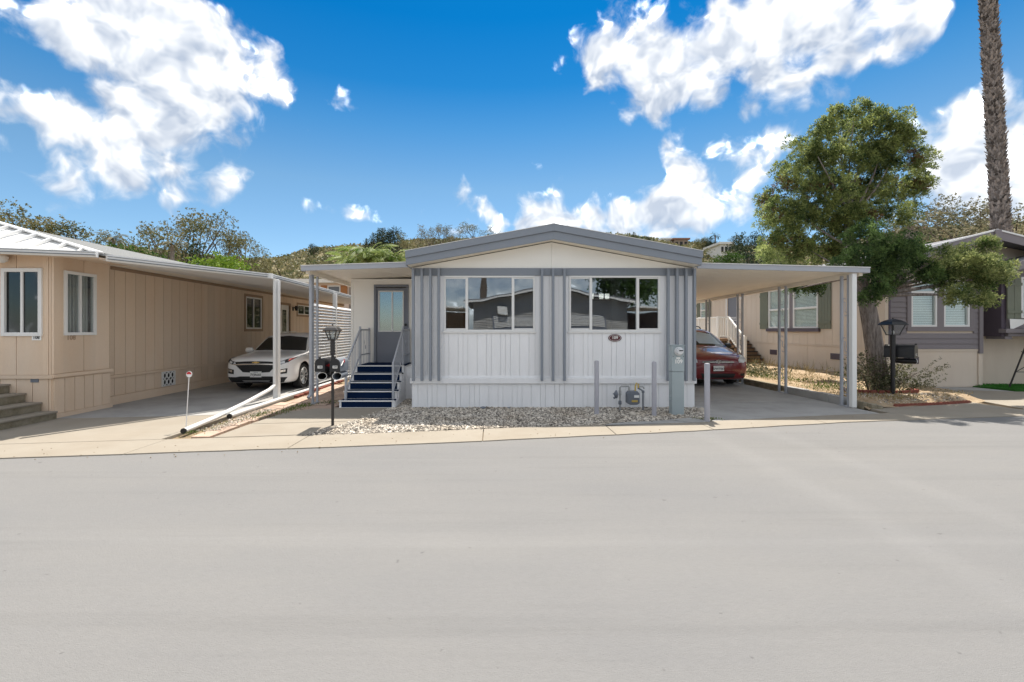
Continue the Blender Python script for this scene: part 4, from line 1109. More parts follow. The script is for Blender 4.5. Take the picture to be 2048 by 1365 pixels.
# low entry gable in front of the main one
p2 = Vector((PX(1902, 12.5), 12.5, PZ(486, 12.5)))
for ex in (10.9, p2.x + .55):
    ez = p2.z - abs(ex - p2.x) * .25
    MB().prism([p2, (ex, 12.5, ez), (ex, 12.5, ez - .06), p2 - Vector((0, 0, .06))], (0, 1.2, 0)).build('roof', 'shingle_dark', rh)
    MB().prism([p2 + Vector((0, -.03, -.02)), (ex, 12.47, ez - .02), (ex, 12.47, ez - .24), p2 + Vector((0, -.03, -.24))], (0, .05, 0)).build('bargeboard', 'plum_siding', rh)
p3 = Vector((17.2, 12.4, 4.25))
for ex in (PX(2003, 12.4), 19.6):
    ez = p3.z - abs(ex - p3.x) * .24
    MB().prism([p3, (ex, 12.4, ez), (ex, 12.4, ez - .06), p3 - Vector((0, 0, .06))], (0, 1.3, 0)).build('roof', 'shingle_dark', rh)
    MB().prism([p3 + Vector((0, -.03, -.02)), (ex, 12.37, ez - .02), (ex, 12.37, ez - .24), p3 + Vector((0, -.03, -.24))], (0, .05, 0)).build('bargeboard', 'plum_siding', rh)
MB().box(RXW + .1, 19, 26.9, 27, 0, 3.4).build('rear_wall', 'beige_siding', rh)

# deck and steps of the right house
dk = thing('side_deck', (10.7, 21, 0), 'small deck with cream picket railing and steps behind the red van', 'deck')
MB().box(10.1, RXW - .05, 20.4, 24.0, 1.18, 1.30).build('deck_floor', 'box_brown', dk)
for (x, y) in ((10.13, 20.43), (10.6, 20.43), (10.13, 22.3), (10.13, 23.95)):
    MB().box(x - .045, x + .045, y - .045, y + .045, 0, 2.30).build('deck_post', 'cream_panel', dk)
MB().box(10.09, 10.17, 20.47, 23.9, 2.22, 2.28).box(10.11, 10.15, 20.47, 23.9, 1.38, 1.43).build('railing', 'cream_panel', dk)
MB().box(10.17, 10.56, 20.40, 20.46, 2.22, 2.28).box(10.17, 10.56, 20.41, 20.45, 1.38, 1.43).build('railing', 'cream_panel', dk)
for i in range(26):
    y = 20.55 + i * .13
    MB().box(10.115, 10.145, y, y + .045, 1.43, 2.22).build('picket', 'cream_panel', dk)
for i in range(3):
    MB().box(10.24 + i * .1, 10.285 + i * .1, 20.415, 20.445, 1.43, 2.22).build('picket', 'cream_panel', dk)
for i in range(6):
    y0 = 19.1 + i * .22; z = .45 + i * .145
    MB().box(10.62, RXW - .06, y0, y0 + .25, z - .145, z).build('step', 'box_brown', dk)
    MB().box(10.60, RXW - .05, y0 - .02, y0 + .25, z + .001, z + .03).build('tread', 'black_plastic', dk)
MB().bar((10.6, 20.40, 2.24), (10.6, 19.1, 1.33), .06).build('railing', 'cream_panel', dk)
MB().bar((10.6, 20.40, 1.40), (10.6, 19.1, .52), .045).build('railing', 'cream_panel', dk)
MB().box(10.555, 10.645, 19.05, 19.14, .1, 1.42).build('deck_post', 'cream_panel', dk)
for i in range(9):
    y = 19.22 + i * .13; zz = .60 + (y - 19.22) * .68
    MB().box(10.585, 10.615, y, y + .04, zz, zz + .82).build('picket', 'cream_panel', dk)
MB().box(10.1, 10.18, 20.47, 24, .0, 1.17).build('deck_skirt', 'tan_trim', dk)

# garden windmill stand at the right edge
wm = thing('windmill_stand', (15.4, 13.0 - .35, .05), 'dark metal lattice garden windmill stand on the turf', 'ornament')
cx, cy = 15.42, 12.65; hw = .72
for (sx, sy) in ((-1, -.3), (1, -.3), (1, .3), (-1, .3)):
    MB().bar((cx + sx * hw, cy + sy, .03), (cx + sx * .10, cy + sy * .15, 2.35), .028).build('leg', 'bronze_post', wm)
    MB().box(cx + sx * hw - .05, cx + sx * hw + .05, cy + sy - .05, cy + sy + .05, .0, .03).build('foot', 'white_metal', wm)
for t in (.2, .45, .7):
    w = hw * (1 - t) + .1 * t; zz = .03 + 2.32 * t
    for sy in (-.3 * (1 - t), .3 * (1 - t)):
        MB().bar((cx - w, cy + sy, zz), (cx + w, cy + sy, zz), .018).build('cross_bar', 'bronze_post', wm)
        t2 = t + .25; w2 = hw * (1 - t2) + .1 * t2
        if t < .7:
            MB().bar((cx - w, cy + sy, zz), (cx + w2, cy + sy, .03 + 2.32 * t2), .014).build('brace', 'bronze_post', wm)
            MB().bar((cx + w, cy + sy, zz), (cx - w2, cy + sy, .03 + 2.32 * t2), .014).build('brace', 'bronze_post', wm)

# ------------------------------------------------------------------ vehicles
def catmull(P, sub):
    P = np.array(P, float); n = len(P); out = []
    for i in range(n - 1):
        p0, p1, p2, p3 = P[max(i - 1, 0)], P[i], P[i + 1], P[min(i + 2, n - 1)]
        for t in np.linspace(0, 1, sub, endpoint=False):
            out.append(.5 * ((2 * p1) + (-p0 + p2) * t + (2 * p0 - 5 * p1 + 4 * p2 - p3) * t * t + (-p0 + 3 * p1 - 3 * p2 + p3) * t ** 3))
    out.append(P[-1]); return np.array(out)
def loft_body(stations, sub_y=5, sub_s=4):
    rows = []
    for st in stations:
        y, zb, wb, r, m, s, t, top = st
        rows.append([(0, y, zb), (wb, y, zb), (r[0], y, r[1]), (m[0], y, m[1]), (s[0], y, s[1]), ((s[0] * .35 + t[0] * .65), y, s[1] * .35 + t[1] * .65), (t[0], y, t[1]), (t[0] * .6, y, t[1] + (top - t[1]) * .75), (0, y, top)])
    G = np.array(rows, float)
    G = np.stack([catmull(G[:, k], sub_y) for k in range(G.shape[1])], 1)
    G = np.stack([catmull(G[i], sub_s) for i in range(G.shape[0])], 0)
    G[:, :, 0] = np.maximum(G[:, :, 0], 0); G[:, 0, 0] = 0; G[:, -1, 0] = 0
    ny, ns = G.shape[:2]
    full = np.concatenate([G, (G * np.array([-1, 1, 1]))[:, -2:0:-1]], 1); nf = full.shape[1]
    v = full.reshape(-1, 3).tolist(); f = []
    for i in range(ny - 1):
        for k in range(nf):
            k2 = (k + 1) % nf
            f.append((i * nf + k, i * nf + k2, (i + 1) * nf + k2, (i + 1) * nf + k))
    f.append(tuple(range(nf - 1, -1, -1))); f.append(tuple((ny - 1) * nf + k for k in range(nf)))
    mb = MB(); mb.v = [tuple(p) for p in v]; mb.f = f
    return mb
def resample(P, n):
    P = np.array(P, float); d = np.r_[0, np.cumsum(np.linalg.norm(np.diff(P, axis=0), axis=1))]
    t = np.linspace(0, d[-1], n); return np.stack([np.interp(t, d, P[:, k]) for k in range(P.shape[1])], 1)
def patch(bvh, top, bot, view, off=.006, nc=14, nr=6, mirror=False):
    """strip between two outline curves laid on the body; view front: (x,z), side +1/-1: (y,z)"""
    T, Bm = resample(top, nc), resample(bot, nc); mb = MB(); grid = []
    for j in range(nr + 1):
        row = T + (Bm - T) * j / nr
        for (u, w) in row:
            if view == 'front': o, dr = Vector((u * (-1 if mirror else 1), -2, w)), Vector((0, 1, 0))
            elif view == 'top': o, dr = Vector((u, w, 4)), Vector((0, 0, -1))
            else: o, dr = Vector((3 * view, u, w)), Vector((-view, 0, 0))
            h = bvh.ray_cast(o, dr)
            if h[0] is None: p, n = Vector((o.x if view == 'front' else .8 * (view if view != 'top' else 0), .3, w)), -dr
            else: p, n = h[0], h[1]
            if n.dot(dr) > 0: n = -n
            mb.v.append(tuple(p + n * off))
    for j in range(nr):
        for i in range(nc - 1):
            a = j * nc + i; mb.f.append((a, a + 1, a + nc + 1, a + nc))
    return mb
def wheel(root, x, y, r, side, rim_r, spokes=10):
    c = (x, y, r)
    w = bpy.data.objects.new('wheel', None); COL.objects.link(w); w.parent = root; w.location = Vector(c) - ORG[root]; ORG[w] = Vector(c)
    t = MB().lathe([(rim_r, -.10), (r - .02, -.11), (r, -.07), (r, .07), (r - .02, .11), (rim_r, .10), (rim_r - .01, 0)], c, 32, 'x').build('tyre', 'rubber', w, smooth=True)
    MB().lathe([(rim_r - .02, -.03), (rim_r - .02, .03)], c, 24, 'x').build('rim_barrel', 'black_plastic', w)
    mb = MB()
    for k in range(spokes):
        a = 2 * math.pi * k / spokes
        p0 = Vector(c) + Vector((side * .075, .05 * math.cos(a), .05 * math.sin(a))); p1 = Vector(c) + Vector((side * .095, (rim_r - .005) * math.cos(a), (rim_r - .005) * math.sin(a)))
        mb.bar(p0, p1, .05, .03)
    mb.lathe([(.07, side * .06), (.06, side * .095), (.02, side * .10)], c, 14, 'x')
    mb.tube([Vector(c) + Vector((side * .095, rim_r * math.cos(a), rim_r * math.sin(a))) for a in np.linspace(0, 2 * math.pi, 29)], .014, 6, cap=False)
    mb.build('rim', 'alu', w)
def car_body(root, stations, paint, wheels, arch_r):
    mb = loft_body(stations)
    body = mb.build('body', paint, root, smooth=True, angle=60)
    me = body.data; bm = bmesh.new(); bm.from_mesh(me); bm.transform(Matrix.Translation(ORG[body])); bvh = BVHTree.FromBMesh(bm); bm.free()
    me.materials.append(MATS['black_plastic'])
    wm = body.matrix_basis.copy()
    cut = MB()
    for (x, y, r) in wheels:
        cut.lathe([(arch_r, -.2), (arch_r, .35)] if x > 0 else [(arch_r, -.35), (arch_r, .2)], (x, y, r), 28, 'x')
    cm = cut.mesh('cutter'); cm.transform(Matrix.Translation(-ORG[body]))
    bmc = bmesh.new(); bmc.from_mesh(cm); bmesh.ops.recalc_face_normals(bmc, faces=bmc.faces); bmc.to_mesh(cm); bmc.free()
    cm.materials.append(MATS['black_plastic']); cm.materials.append(MATS['black_plastic'])
    for p in cm.polygons: p.material_index = 1
    tmp = bpy.data.objects.new('tmp_body', me); COL.objects.link(tmp)
    co = bpy.data.objects.new('tmp_cut', cm); COL.objects.link(co)
    md = tmp.modifiers.new('b', 'BOOLEAN'); md.object = co; md.operation = 'DIFFERENCE'; md.solver = 'EXACT'
    dg = bpy.context.evaluated_depsgraph_get(); dg.update()
    nm = bpy.data.meshes.new_from_object(tmp.evaluated_get(dg))
    bpy.data.objects.remove(tmp); bpy.data.objects.remove(co)
    body.data = nm; nm.name = 'body'
    return body, bvh

# --- white compact SUV under the left carport
suv = thing('white_suv', (-6.36, 12.25, .014), 'white compact SUV with black grille parked under the left carport', 'car', local=True)
S = [
 (0.00, .36, .46, (.56, .42), (.62, .58), (.60, .74), (.46, .835), .855),
 (0.07, .26, .62, (.76, .36), (.79, .58), (.76, .80), (.60, .885), .905),
 (0.28, .22, .70, (.885, .34), (.90, .60), (.87, .855), (.70, .925), .95),
 (0.80, .22, .72, (.91, .34), (.92, .62), (.895, .90), (.76, .975), 1.00),
 (1.22, .22, .72, (.91, .34), (.92, .62), (.90, .93), (.78, 1.01), 1.035),
 (1.42, .22, .72, (.91, .34), (.92, .62), (.905, .945), (.765, 1.07), 1.10),
 (1.78, .22, .72, (.91, .34), (.92, .62), (.905, .965), (.70, 1.33), 1.37),
 (2.12, .22, .72, (.91, .34), (.92, .62), (.905, .98), (.65, 1.485), 1.52),
 (2.70, .22, .72, (.91, .34), (.92, .62), (.905, 1.0), (.63, 1.545), 1.58),
 (3.60, .22, .72, (.91, .34), (.92, .62), (.905, 1.02), (.62, 1.54), 1.575),
 (4.15, .24, .72, (.90, .36), (.91, .62), (.89, 1.03), (.60, 1.47), 1.51),
 (4.45, .28, .66, (.84, .40), (.86, .62), (.83, 1.0), (.60, 1.22), 1.26),
 (4.62, .40, .50, (.64, .46), (.68, .62), (.66, .90), (.48, .98), 1.02)]
WH = [(.80, .92, .355), (-.80, .92, .355), (.80, 3.62, .355), (-.80, 3.62, .355)]
body, bvh = car_body(suv, S, 'paint_white', WH, .415)
for (x, y, r) in WH: wheel(suv, x, y, r, 1 if x > 0 else -1, .235)
def fp(name, m, top, bot, off=.006, view='front', mirror=False, parent=None, nc=14, nr=6):
    return patch(bvh, top, bot, view, off, nc, nr, mirror).build(name, m, parent or CUR, smooth=True)
CUR = suv
fp('windshield', 'car_glass', [(-.61, 1.43), (0, 1.485), (.61, 1.43)], [(-.765, 1.055), (0, 1.085), (.765, 1.055)], .006, nc=20, nr=8)
fp('upper_grille', 'black_plastic', [(-.64, .80), (-.3, .825), (0, .83), (.3, .825), (.64, .80)], [(-.62, .755), (-.3, .765), (0, .765), (.3, .765), (.62, .755)], .012)
fp('chrome_bar', 'chrome', [(-.62, .753), (0, .762), (.62, .753)], [(-.58, .727), (0, .742), (.58, .727)], .018, nr=2)
g = fp('lower_grille', 'black_plastic', [(-.55, .724), (0, .738), (.55, .724)], [(-.36, .535), (0, .515), (.36, .535)], .012)
for i in range(5):
    zz = .56 + i * .036; w = .37 + i * .037
    fp('grille_bar', 'black_paint', [(-w, zz + .006), (w, zz + .006)], [(-w, zz - .006), (w, zz - .006)], .018, parent=g, nr=1)
fp('lower_bumper', 'black_plastic', [(-.80, .40), (-.55, .40), (-.45, .42), (.45, .42), (.55, .40), (.80, .40)], [(-.70, .26), (0, .25), (.70, .26)], .010)
fp('skid_trim', 'alu', [(-.38, .315), (.38, .315)], [(-.34, .295), (.34, .295)], .02, nr=1)
for mr in (False, True):
    h = fp('headlight', 'black_plastic', [(.52, .80), (.68, .835), (.80, .885), (.872, .915)], [(.50, .735), (.66, .735), (.80, .785), (.870, .865)], .008, mirror=mr)
    fp('headlight_lens', 'lamp_lens', [(.55, .79), (.60, .80)], [(.55, .755), (.61, .755)], .013, mirror=mr, parent=h, nc=5, nr=3)
    fp('headlight_lens', 'lamp_lens', [(.64, .808), (.74, .835)], [(.65, .76), (.74, .775)], .013, mirror=mr, parent=h, nc=6, nr=3)
    fp('light_strip', 'chrome', [(.53, .748), (.66, .746), (.80, .798)], [(.53, .740), (.66, .738), (.80, .788)], .013, mirror=mr, parent=h, nc=8, nr=1)
    fp('marker_lens', 'amber_lens', [(.81, .878), (.868, .905)], [(.81, .812), (.866, .865)], .012, mirror=mr, parent=h, nc=5, nr=3)
    fg = fp('fog_lamp_bezel', 'black_plastic', [(.60, .60), (.80, .635)], [(.60, .48), (.79, .50)], .008, mirror=mr, nc=8)
    fp('fog_lamp', 'chrome', [(.64, .585), (.77, .61)], [(.64, .53), (.76, .545)], .014, mirror=mr, parent=fg, nc=6, nr=3)
for sd in (-1, 1):
    for (a, b, t) in ((1.86, 2.62, 0), (2.70, 3.42, 1), (3.5, 4.02, 2)):
        top = [(max(a, 2.12), 1.40 if t == 0 else 1.46), (b, 1.46 if t < 2 else 1.39)] if t else [(1.95, 1.26), (2.25, 1.42), (b, 1.46)]
        fp('side_window', 'car_glass', top, [(a, 1.03), (b, 1.06)], .006, view=sd)
    mr_ = MB().lathe([(.02, -.12), (.075, -.09), (.085, 0), (.08, .07), (.03, .11)], (sd * 1.0, 1.55, 1.06), 12, 'x').build('wing_mirror', 'paint_white', suv, smooth=True)
    MB().bar((sd * .88, 1.55, 1.02), (sd * .96, 1.55, 1.03), .05).build('mirror_arm', 'black_plastic', mr_)
for sd in (-1, 1):
    MB().tube([(sd * .56, 2.25, 1.53), (sd * .57, 2.45, 1.60), (sd * .57, 3.7, 1.605), (sd * .55, 3.95, 1.55)], .016, 6).build('roof_rail', 'alu', suv)
    MB().bar((sd * .35 - .28, 1.36, 1.085), (sd * .35 + .28, 1.34, 1.075), .02, .014).build('wiper', 'black_plastic', suv)
em = MB().prism([(-.10, -.03, 0.782), (-.035, -.03, 0.782), (-.03, -.03, 0.767), (.045, -.03, 0.767), (.04, -.03, 0.782), (.10, -.03, 0.782), (.085, -.03, 0.812), (.035, -.03, 0.812), (.03, -.03, 0.827), (-.045, -.03, 0.827), (-.04, -.03, 0.812), (-.09, -.03, 0.812)], (0, .02, 0)).build('emblem', 'gold', suv)
pl = MB().box(-.155, .155, -.035, -.025, .40, .555).build('number_plate', 'plate_white', suv, bevel=.003)
text_part('7YJR660', .082, pl, (0, -.037, .465), 'ink', bold=.001)
text_part('California', .030, pl, (0, -.037, .533), 'ink_blue')
MB().box(-.7, .7, .35, 4.2, .2, .34).build('underbody', 'black_plastic', suv)

# --- dark red minivan under the right carport
van = thing('red_minivan', (6.57, 13.25, .014), 'dark red minivan parked nose out under the right carport', 'car', local=True)
S2 = [
 (0.00, .34, .50, (.60, .40), (.66, .55), (.62, .70), (.46, .78), .80),
 (0.08, .24, .66, (.82, .34), (.86, .55), (.82, .76), (.64, .86), .885),
 (0.32, .20, .74, (.95, .32), (.965, .58), (.93, .86), (.74, .95), .985),
 (0.85, .20, .76, (.97, .32), (.98, .62), (.955, .95), (.80, 1.07), 1.105),
 (1.15, .20, .76, (.97, .32), (.98, .62), (.96, .98), (.82, 1.14), 1.175),
 (1.45, .20, .76, (.97, .32), (.98, .62), (.96, 1.0), (.78, 1.33), 1.37),
 (1.85, .20, .76, (.97, .32), (.98, .62), (.96, 1.02), (.71, 1.55), 1.60),
 (2.30, .20, .76, (.97, .32), (.98, .62), (.96, 1.04), (.67, 1.67), 1.72),
 (3.20, .20, .76, (.97, .32), (.98, .62), (.96, 1.05), (.66, 1.70), 1.75),
 (4.40, .22, .76, (.97, .34), (.98, .62), (.95, 1.05), (.65, 1.66), 1.71),
 (4.90, .28, .70, (.90, .40), (.92, .62), (.90, 1.03), (.64, 1.40), 1.45),
 (5.08, .40, .54, (.70, .46), (.74, .62), (.72, .95), (.54, 1.10), 1.14)]
WV = [(.84, .98, .335), (-.84, .98, .335), (.84, 4.0, .335), (-.84, 4.0, .335)]
body2, bvh = car_body(van, S2, 'paint_red', WV, .40)
for (x, y, r) in WV: wheel(van, x, y, r, 1 if x > 0 else -1, .21, 7)
CUR = van
fp('windshield', 'car_glass', [(-.66, 1.56), (0, 1.62), (.66, 1.56)], [(-.83, 1.13), (0, 1.20), (.83, 1.13)], .006, nc=20, nr=8)
fp('windshield_blue_patch', 'pale_blue', [(-.12, 1.57), (.3, 1.585), (.58, 1.53)], [(.02, 1.24), (.4, 1.225), (.70, 1.19)], .010, nc=14)  # pale blue patch laid over one half of the glass
fp('grille', 'black_plastic', [(-.46, .755), (0, .79), (.46, .755)], [(-.44, .70), (0, .70), (.44, .70)], .010)
fp('chrome_bar', 'chrome', [(-.46, .745), (.46, .745)], [(-.46, .728), (.46, .728)], .018, nr=1)
fp('lower_intake', 'black_plastic', [(-.5, .40), (.5, .40)], [(-.46, .28), (.46, .28)], .008)
fp('bumper_trim', 'paint_red', [(-.8, .44), (.8, .44)], [(-.8, .42), (.8, .42)], .02, nr=1)
for mr in (False, True):
    fp('headlight', 'lamp_lens', [(.60, .80), (.70, .90), (.80, .975), (.87, .99)], [(.60, .72), (.74, .715), (.86, .75), (.925, .82)], .008, mirror=mr)
    fp('fog_lamp', 'black_plastic', [(.66, .40), (.80, .41)], [(.66, .33), (.78, .335)], .008, mirror=mr, nc=6, nr=3)
for sd in (-1, 1):
    for (a, b, t) in ((1.75, 2.75, 0), (2.85, 3.75, 1), (3.85, 4.6, 2)):
        top = [(2.1, 1.50), (2.4, 1.60), (b, 1.62)] if t == 0 else [(a, 1.62), (b, 1.60)]
        fp('side_window', 'car_glass', top, [(a, 1.10), (b, 1.12)], .006, view=sd)
    m_ = MB().lathe([(.02, -.12), (.08, -.09), (.09, 0), (.085, .07), (.03, .11)], (sd * 1.06, 1.50, 1.15), 12, 'x').build('wing_mirror', 'black_paint', van, smooth=True)
    MB().bar((sd * .92, 1.5, 1.10), (sd * 1.0, 1.5, 1.12), .05).build('mirror_arm', 'black_plastic', m_)
    MB().tube([(sd * .56, 2.35, 1.72), (sd * .56, 2.5, 1.785), (sd * .56, 4.2, 1.785), (sd * .56, 4.4, 1.73)], .018, 6).build('roof_rail', 'black_plastic', van)
mb = MB()
def ell(mb, cx_, cz_, a, b): return mb.tube([(cx_ + a * math.cos(w), -.022, cz_ + b * math.sin(w)) for w in np.linspace(0, 2 * math.pi, 21)], .008, 5, cap=False)
ell(mb, 0, .745, .075, .05); ell(mb, 0, .745, .028, .048); ell(mb, 0, .768, .05, .022)
mb.build('emblem', 'chrome', van)
pl = MB().box(-.155, .155, -.045, -.035, .475, .625).build('number_plate', 'plate_white', van, bevel=.003)
text_part('5PWT061', .082, pl, (0, -.047, .54), 'ink', bold=.001)
MB().box(-.75, .75, .4, 4.6, .18, .32).build('underbody', 'black_plastic', van)

# ------------------------------------------------------------------ street furniture
def lantern(root, x, y, z0, s=1.0, m='bronze_post'):
    """four sided coach lantern"""
    h = .155 * s; wb, wt = .055 * s, .098 * s
    L_ = MB().box(x - wb - .01, x + wb + .01, y - wb - .01, y + wb + .01, z0, z0 + .018).build('lantern', m, root)
    for (sx, sy) in ((-1, -1), (1, -1), (1, 1), (-1, 1)):
        MB().bar((x + sx * wb, y + sy * wb, z0 + .018), (x + sx * wt, y + sy * wt, z0 + h), .014 * s).build('lantern_rib', m, L_)
    for (ax_, sg) in (('x', -1), ('x', 1), ('y', -1), ('y', 1)):
        if ax_ == 'y': q = [(x - wb, y + sg * wb, z0 + .02), (x + wb, y + sg * wb, z0 + .02), (x + wt, y + sg * wt, z0 + h), (x - wt, y + sg * wt, z0 + h)]
        else: q = [(x + sg * wb, y - wb, z0 + .02), (x + sg * wb, y + wb, z0 + .02), (x + sg * wt, y + wt, z0 + h), (x + sg * wt, y - wt, z0 + h)]
        MB().quad(*q).build('lantern_pane', 'lantern_glass', L_)
    wr_ = .128 * s; zr = z0 + h
    n = MB(); 
    ring = lambda r, z: [(x - r, y - r, z), (x + r, y - r, z), (x + r, y + r, z), (x - r, y + r, z)]
    lv = [ring(wr_, zr), ring(wr_, zr + .012), ring(wr_ * .78, zr + .05 * s), ring(wr_ * .5, zr + .075 * s), ring(wr_ * .16, zr + .092 * s)]
    for r in lv: n.v += r
    for i in range(len(lv) - 1):
        for k in range(4): n.f.append((i * 4 + k, i * 4 + (k + 1) % 4, i * 4 + 4 + (k + 1) % 4, i * 4 + 4 + k))
    n.f.append((3, 2, 1, 0)); n.f.append(tuple(len(n.v) - 4 + k for k in range(4)))
    n.build('lantern_roof', m, root, bevel=.003)
    MB().lathe([(.01, 0), (.017, .012), (.008, .03)], (x, y, zr + .092 * s), 8).build('finial', m, root)
    MB().lathe([(.012, 0), (.03, .04), (.028, .07), (.01, .095)], (x, y, z0 + .02), 10).build('bulb', 'bulb', L_, smooth=True)
def mailbox(root_name, loc, rotz, label, number, flag=True, body_m='black_paint', tube_m='black_paint', s=1.0, w=.083, h=.225, L=.48, flag_up=True, group=None):
    r = thing(root_name, loc, label, 'mailbox', group, local=True, rotz=rotz)
    def arch(y, k=1.0):
        p = [(-w * k, y, 0), (-w * k, y, h - w)]
        p += [(w * k * math.cos(a), y, h - w + w * k * math.sin(a)) for a in np.linspace(math.pi, 0, 9)[1:-1]]
        p += [(w * k, y, h - w), (w * k, y, 0)]
        return p
    MB().prism(arch(.012), (0, L - .012, 0)).build('box_shell', body_m, r, smooth=True, angle=40)
    d_ = MB().prism(arch(-.004, 1.04), (0, .015, 0)).build('box_door', 'black_paint', r, bevel=.003)
    MB().box(-.012, .012, -.02, .02, h + .001, h + .028).build('latch', 'black_paint', d_)
    pl_ = MB().box(-.004 * 0 - .035, .045, -.008, -.0045, .06, .105).build('number_tag', 'plate_white', d_)
    text_part(number, .042, pl_, (.005, -.0095, .0825), 'ink', bold=.0008)
    if flag:
        MB().bar((w + .006, .06, .10), (w + .006, .20, .19) if flag_up else (w + .006, .28, .10), .012, .006).build('flag_arm', 'plate_white' if flag_up else 'flag_red', r)
        MB().hexa([(w + .003, .17, .14), (w + .009, .17, .14), (w + .009, .25, .15), (w + .003, .25, .15), (w + .003, .18, .20), (w + .009, .18, .20), (w + .009, .23, .20), (w + .003, .23, .20)] if flag_up else [(w + .003, .14, .08), (w + .009, .14, .08), (w + .009, .26, .08), (w + .003, .26, .08), (w + .003, .14, .12), (w + .009, .14, .12), (w + .009, .26, .12), (w + .003, .26, .12)]).build('flag', 'flag_red', r)
    # newspaper tube hung underneath
    n = 18; tr = .062; mb = MB()
    for yy in (.02, .42):
        for k in range(n):
            a = 2 * math.pi * k / n
            mb.v.append((.03 + tr * math.cos(a), yy + (.05 * math.cos(a) if yy < .1 else 0), -.075 + tr * math.sin(a)))
    for k in range(n): mb.f.append((k, (k + 1) % n, n + (k + 1) % n, n + k))
    mb.f.append(tuple(n + k for k in range(n)))
    t_ = mb.build('paper_tube', tube_m, r, smooth=True)
    MB().tube([(.03 + tr * math.cos(a), .02 + .05 * math.cos(a), -.075 + tr * math.sin(a)) for a in np.linspace(0, 2 * math.pi, 25)], .005, 5, cap=False).build('tube_rim', 'plate_white' if tube_m != 'meter_grey' else 'alu', t_)
    MB().box(-.02, .02, .1, .14, -.02, -.001).build('bracket', 'black_paint', r)
    return r
lp = thing('lamp_post', (-2.80, 7.97, 0), 'dark bronze lantern post with two mailboxes by the gravel', 'lamp post')
MB().tube([(-2.80, 7.97, -.02), (-2.80, 7.97, 1.33)], .026, 10).build('lower_pole', 'bronze_post', lp, smooth=True)
MB().lathe([(.040, 1.25), (.043, 1.28), (.040, 1.30), (.040, 1.50), (.045, 1.515)], (-2.80, 7.97, 0), 14).build('upper_pole', 'bronze_post', lp)
MB().bar((-2.98, 7.97, 1.0), (-2.62, 7.97, 1.0), .03).build('cross_arm', 'bronze_post', lp)
lantern(lp, -2.80, 7.97, 1.515)
mailbox('mailbox', (-2.675, 7.72, .975), 0, 'dark grey mailbox numbered 109 with raised red flag, nearer the blue steps', '109', True, 'meter_grey', 'meter_grey', flag_up=True)
mailbox('mailbox', (-2.93, 7.72, .975), 0, 'black mailbox numbered 108 with lowered red flag, nearer the driveway', '108', True, 'black_paint', 'black_paint', flag_up=False)
lp2 = thing('lamp_post', (9.46, 10.75, .12), 'slim black lantern post with one mailbox in front of the juniper', 'lamp post')
MB().tube([(9.46, 10.75, .0), (9.46, 10.75, .98)], .045, 12).build('lower_pole', 'black_paint', lp2, smooth=True)
MB().tube([(9.46, 10.75, .98), (9.46, 10.75, 1.56)], .055, 12).build('upper_pole', 'black_paint', lp2, smooth=True)
lantern(lp2, 9.46, 10.75, 1.56, 1.55, 'black_paint')
mailbox('mailbox', (9.84, 10.57, 1.03), math.radians(33), 'glossy black mailbox numbered 110 beside the black lantern post', '110', False, 'black_paint', 'black_paint', w=.12, h=.31, L=.56)

def bollard(x, y, h, label, r=.045):
    b = MB().lathe([(r, -.05), (r, h - .02), (r * .85, h - .006), (r * .5, h)], (x, y, 0), 20).build('bollard', 'bollard_paint', None, smooth=True)
    tag(b, label, 'bollard', 'grey guard bollards by the meters')
bollard(2.06, 9.0, 1.08, 'grey guard bollard standing left of the gas meter')
bollard(3.14, 8.84, 1.07, 'grey guard bollard between the gas meter and the electric pedestal')
bollard(3.92, 8.31, 1.08, 'grey guard bollard at the carport edge in front of the red van', .048)

# electric pedestal
ep = thing('electric_pedestal', (3.66, 9.0, 0), 'grey green electric meter pedestal marked 109 at the house corner', 'pedestal')
ex0, ex1, ey = PX(1344, 8.95), PX(1368.5, 8.95), 8.95
MB().box(ex0, ex1, ey, ey + .16, -.03, .86).build('lower_cabinet', 'utility_green', ep, bevel=.006)
up = MB().box(ex0 - .004, ex1 + .004, ey - .006, ey + .165, .866, 1.375).build('upper_cabinet', 'utility_green', ep, bevel=.008)
MB().box(ex0 - .012, ex1 + .012, ey - .02, ey + .175, 1.376, 1.392).build('cap', 'utility_green', ep)
exc = (ex0 + ex1) / 2 + .005
mt = MB().lathe([(.085, 0), (.085, -.03), (.07, -.032), (.07, -.085), (.06, -.10), (.03, -.105)], (exc, ey - .006, 1.27), 24, 'y').build('meter_dial', 'lamp_lens', ep, smooth=True)
MB().tube([(exc + .083 * math.cos(a), ey - .03, 1.27 + .083 * math.sin(a)) for a in np.linspace(0, 2 * math.pi, 25)], .008, 6, cap=False).build('meter_ring', 'alu', mt)
MB().box(exc - .03, exc + .045, ey - .118, ey - .106, 1.275, 1.295).build('meter_display', 'ink', mt)
MB().box(exc - .045, exc + .035, ey - .009, ey - .0065, 1.115, 1.15).build('number_tag', 'plate_white', up)
text_part('109', .105, up, (exc, ey - .009, 1.062), 'plate_white', bold=.004)
for zz in (.30, .34): MB().box(exc - .04, exc + .03, ey - .006, ey - .001, zz, zz + .012).build('louvre', 'utility_green', ep)
for x in (ex0 + .02, ex1 - .02): MB().lathe([(.008, 0), (.006, -.008)], (x, ey - .0065, 1.165), 8, 'y').build('bolt', 'black_plastic', up)
MB().box(ex0 - .02, ex0 - .0005, ey + .05, ey + .09, .30, .36).build('latch', 'utility_green', ep)

